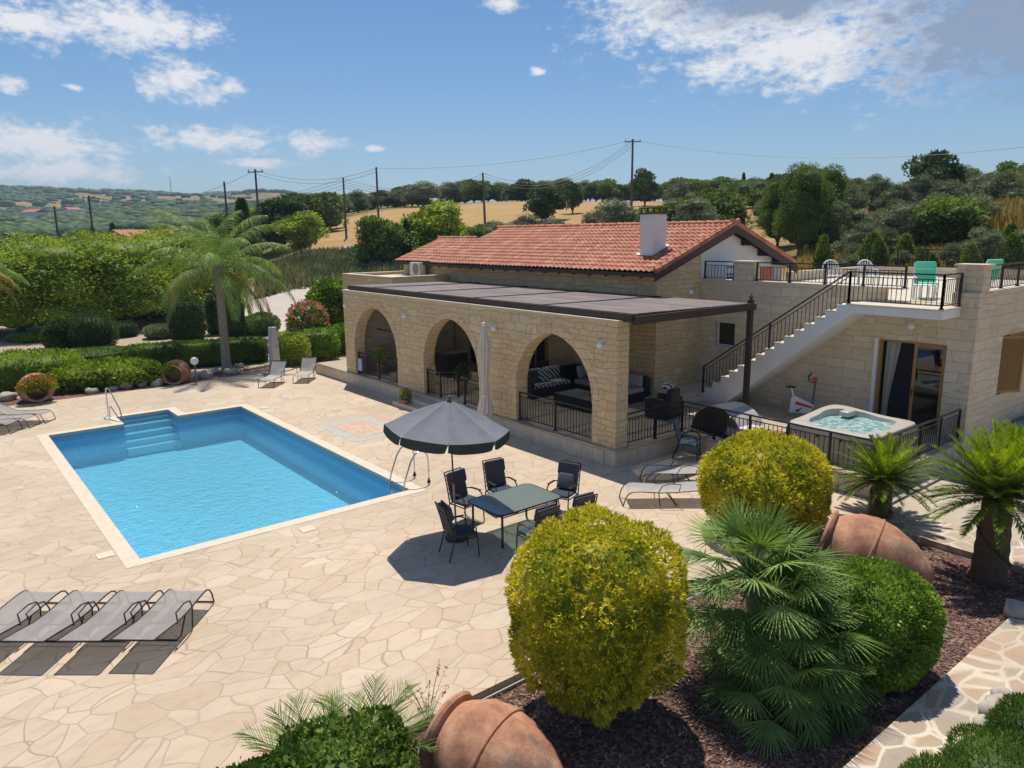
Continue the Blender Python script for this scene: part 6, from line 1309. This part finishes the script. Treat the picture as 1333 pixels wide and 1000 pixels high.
for px in np.arange(885, 1420, 13):
    for d0, d1, h0, h1 in ((50,60,2.2,3.4),(66,82,2.6,3.9),(88,118,2.8,4.4)):
        if d0 == 50 and (px < 1060 or rng.random() < .25 or px > 1285): continue
        if d0 == 66 and rng.random() < .5: continue
        if d0 == 88 and rng.random() < .3: continue
        kd = ['olive','olive','mid','olive','olive','mid'][int(rng.integers(0,6))]; tree(kd, px+rng.uniform(-6,6), rng.uniform(d0,d1), rng.uniform(h0,h1)*.9, words[kd]+' on the slope behind the roof terrace', grpC, rng.uniform(1.0,1.35))
tree('dark', 1212, 84, 5.4, 'tallest dark tree on the slope above the green deck chair', None, 1.0)
grpD = 'small conifers in rows behind the roof terrace'
for px in np.arange(1078, 1345, 14):
    for d0 in (40, 45):
        if rng.random() < .38: continue
        tree(['juniper','juniper','olive'][int(rng.integers(0,3))], px+rng.uniform(-7,7), d0+rng.uniform(-2,2), rng.uniform(.9,2.3), 'small pointed conifer behind the roof terrace railing', grpD, rng.uniform(.9,1.3))
for k_, (px, d, h) in enumerate(((620,78,2.4),(640,80,2.2),(590,84,2.6),(545,80,2.8),(655,76,2.4),(725,74,2.6),(858,70,3.0),(880,72,3.4),(905,68,3.6),(930,72,3.8))):
    tree('olive' if k_ % 3 else 'mid', px, d, h, 'low scrubby bush between the house roof and the ochre field', 'scrubby bushes behind the house roof', 1.5)
# dry grass and scrub on the slopes: one mass
def tufts(n, px0, px1, d0, d1, leaf, name, lb, h=.45, w_=.05):
    px = rng.uniform(px0, px1, n); d = rng.uniform(d0, d1, n); az_ = np.arctan2(*np.array([AZ(v, 1.0) for v in px]).T); x = np.sin(az_)*d; y = np.cos(az_)*d; z = terr(x, y); pts = np.stack([x, y, z], 1)
    v_, qq, rn_ = leafset(leaf_verts(pts, np.tile([0,0,1.], (n,1)), h, w_, .35)); tag(npmesh(name, v_, qq, LF[leaf], rnd=rn_), lb, 'grass', kind='stuff')
tufts(26000, 1040, 1420, 37, 75, 'dry', 'dry_grass', 'dry ochre grass on the slope behind the roof terrace', .55, .12)
tufts(16000, 330, 640, 64, 82, 'olive', 'scrub_grass', 'grey green scrub below the ochre field', .9, .18); tufts(12000, 330, 640, 64, 84, 'dry', 'dry_grass', 'dry stalks mixed into the scrub below the field', .8, .12)
tufts(9000, 1290, 1420, 50, 62, 'dry', 'dry_bracken', 'rust brown dry scrub at the right edge of the slope', 1.6, .15)
# far woods on the hills
nw = 6500; px = rng.uniform(-120, 470, nw); d = np.where(rng.random(nw) < .5, rng.uniform(300, 1100, nw), rng.uniform(1100, 1620, nw)); xy = np.array([AZ(v, 1.0) for v in px])*d[:,None]; kk = (hsh(xy[:,0]/90+1, xy[:,1]/110) > .12) | (rng.random(nw) < .07) | (d > 1330); xy = xy[kk]; d = d[kk]; z = terr(xy[:,0], xy[:,1])
bv, bq = sup_quads((0,0,0), (1,1,.8), 2, 7, 4, .1); VV = []; QQ = []
for i in range(len(xy)):
    s_ = rng.uniform(2.4, 5.2)*(1 if d[i] < 900 else 1.25); VV.append(bv*np.array([s_*1.3, s_*1.3, s_])+np.array([xy[i,0], xy[i,1], z[i]+s_*.25])); QQ.append(bq+i*len(bv))
tag(npmesh('far_woods', np.concatenate(VV), np.concatenate(QQ), LF['darkg'], rnd=np.repeat(rng.random(len(xy)), len(bq))), 'dark woods scattered over the distant hills', 'woods', kind='stuff')
# far houses
def far_house(px, d, w_, h, lb, roof=True, rz=0.):
    x, y = AZ(px, d); r = empty('distant_house', (x, y, tz(x, y)-.5), rz, lb, 'house', 'distant houses'); MB().box(-w_/2,-w_*.35,0,w_/2,w_*.35,h).build('wall', M_white, r)
    if roof: MB().prism([(-w_*.4,h),(w_*.4,h),(0,h+w_*.17)], 'x', -w_*.54, w_*.54).build('roof', simple('far_roof', (.42,.15,.09), .8), r)
    m_ = MB()
    for k in range(3): m_.cur = 0; MB().box(-w_*.35+k*w_*.28,-w_*.35-.05,h*.35,-w_*.35+k*w_*.28+w_*.12,-w_*.35-.01,h*.75).build('window', M_dark, r)
far_house(186, 118, 9, 4.6, 'white house with red roof beyond the garden trees', rz=.5); far_house(205, 124, 6, 4.8, 'small red roofed house behind the white one', rz=.2)
for px, d, w_ in ((160,1450,16),(170,1470,14),(182,1460,18),(146,1400,13),(300,1250,16),(285,1280,14),(50,560,12),(98,900,14)): far_house(px, d, w_, 7, 'tiny pale house on the distant hills', d < 1000, rng.uniform(0,3))
x, y = AZ(229, 1480); tag(MB().tube([(x,y,tz(x,y)),(x,y,tz(x,y)+34)], .5, 5).build('radio_mast', M_frame), 'thin radio mast on the distant ridge', 'mast')
# low walls
x, y = AZ(520, 74); r = empty('boundary_wall', (x, y, tz(x, y)), R_(-32), 'white rendered wall panel with slim cypresses in front', 'wall'); MB().box(-1.25,-.1,-.5,1.15,.1,2.6).build('panel', M_white, r); MB().box(-1.3,-.14,2.6,1.2,.14,2.68).build('coping', M_coping, r)
a = AZ(1270, 47); b_ = AZ(1420, 44); mb = MB(); mb.bar((a[0],a[1],tz(*a)+.45),(b_[0],b_[1],tz(*b_)+.55), .3, .9); tag(mb.build('garden_wall', M_coping), 'low pale stone wall on the slope at the right edge', 'wall')
a = AZ(1090, 38); b_ = AZ(1330, 38)
# utility poles and wires
def pole(px, d, h, lb, arm=True, lean=0.):
    x, y = AZ(px, d); z = tz(x, y); r = empty('utility_pole', (x, y, z), R_(-50), lb, 'utility pole', 'wooden utility poles on the hillside'); MB().tube([(0,0,-.3),(lean*h,0,h)], [.16,.11], 8).build('post', M_bark, r, smooth=True)
    if arm:
        MB().box(lean*h-.95,-.05,h-.35,lean*h+.95,.05,h-.25).build('crossarm', M_dwood, r)
        for k in (-.85,0,.85): MB().tube([(lean*h+k,0,h-.25),(lean*h+k,0,h-.02)], .05, 6).build('insulator', M_frame, r)
    return Vector((x, y, z+h-.1))
zt = lambda px, d, py: CAM_H-(py-311)/985*d-tz(*AZ(px, d))
t1 = pole(339, 92, zt(339,92,231), 'utility pole with crossarm left of the thin pair, above the palm'); t2 = pole(451, 98, zt(451,98,240), 'short plain utility pole behind the driveway', False); t3 = pole(494, 90, zt(494,90,227), 'plain dark utility pole in the ochre field', False); t4 = pole(632, 92, zt(632,92,234), 'slightly leaning pole behind the low roof', False, -.03); t5 = pole(821, 92, zt(821,92,196), 'tallest utility pole with small crossarm behind the chimney', True)
t6 = pole(122, 116, zt(122,116,264), 'small crossarm pole beyond the garden trees', True); t7 = pole(76, 120, zt(76,120,276), 'small plain pole beyond the garden trees, far left', False); t8 = pole(298, 96, zt(298,96,246), 'plain pole just left of the cypress spire', False); t9 = pole(1500, 80, zt(1500,80,215), 'utility pole outside the right edge', False)
def wire(a, b_, sag, lb, off=(0,0,0), n=16):
    a = a+Vector(off); b_ = b_+Vector(off); pts = [a.lerp(b_, i/n)-Vector((0,0,sag*4*(i/n)*(1-i/n))) for i in range(n+1)]; tag(MB().tube(pts, .018, 4).build('overhead_wire', M_frame), lb, 'wire', 'overhead wires between the poles')
for k in range(2): wire(t1, t3, 1.2, 'overhead wire between the crossarm pole and the ochre field pole', (0,0,-.4*k))
for k in range(4): wire(t2, t4, 1.6, 'overhead wire from the short pole to the leaning pole', (0,0,-.35*k))
for k in range(4): wire(t2, t6, 2.2, 'overhead wire running left from the short pole', (0,0,-.4*k))
for k in range(3): wire(t4, t5, 2.6, 'overhead wire from the leaning pole to the tallest pole', (0,0,-.35*k))
wire(t3, t5, 1.0, 'overhead wire from the field pole to the tallest pole'); wire(t5, t9, 2.2, 'overhead wire running right from the tallest pole'); wire(t1, t6, 2.0, 'overhead wire running left from the crossarm pole')
for kd in protos:
    for o_ in protos[kd]:
        if 'H' in o_: del o_['H']
        if 'label' not in o_:
            for c_ in list(o_.children): bpy.data.objects.remove(c_)
            bpy.data.objects.remove(o_)
# thin summer haze over the distance
hz = MB().box(-2200,-900,-2.5,5200,5200,190).build('haze', bpy.data.materials.new('haze_air')); tag(hz, kind='stuff', label='thin pale blue summer haze lying over the distant hills', cat='haze')
mh = hz.data.materials[0]; mh.use_nodes = True; t = mh.node_tree; t.nodes.clear(); o = t.nodes.new('ShaderNodeOutputMaterial'); pv = t.nodes.new('ShaderNodeVolumePrincipled'); pv.inputs['Color'].default_value = (.55,.72,.97,1); pv.inputs['Density'].default_value = .00026; t.links.new(pv.outputs[0], o.inputs['Volume'])
#@@PART5
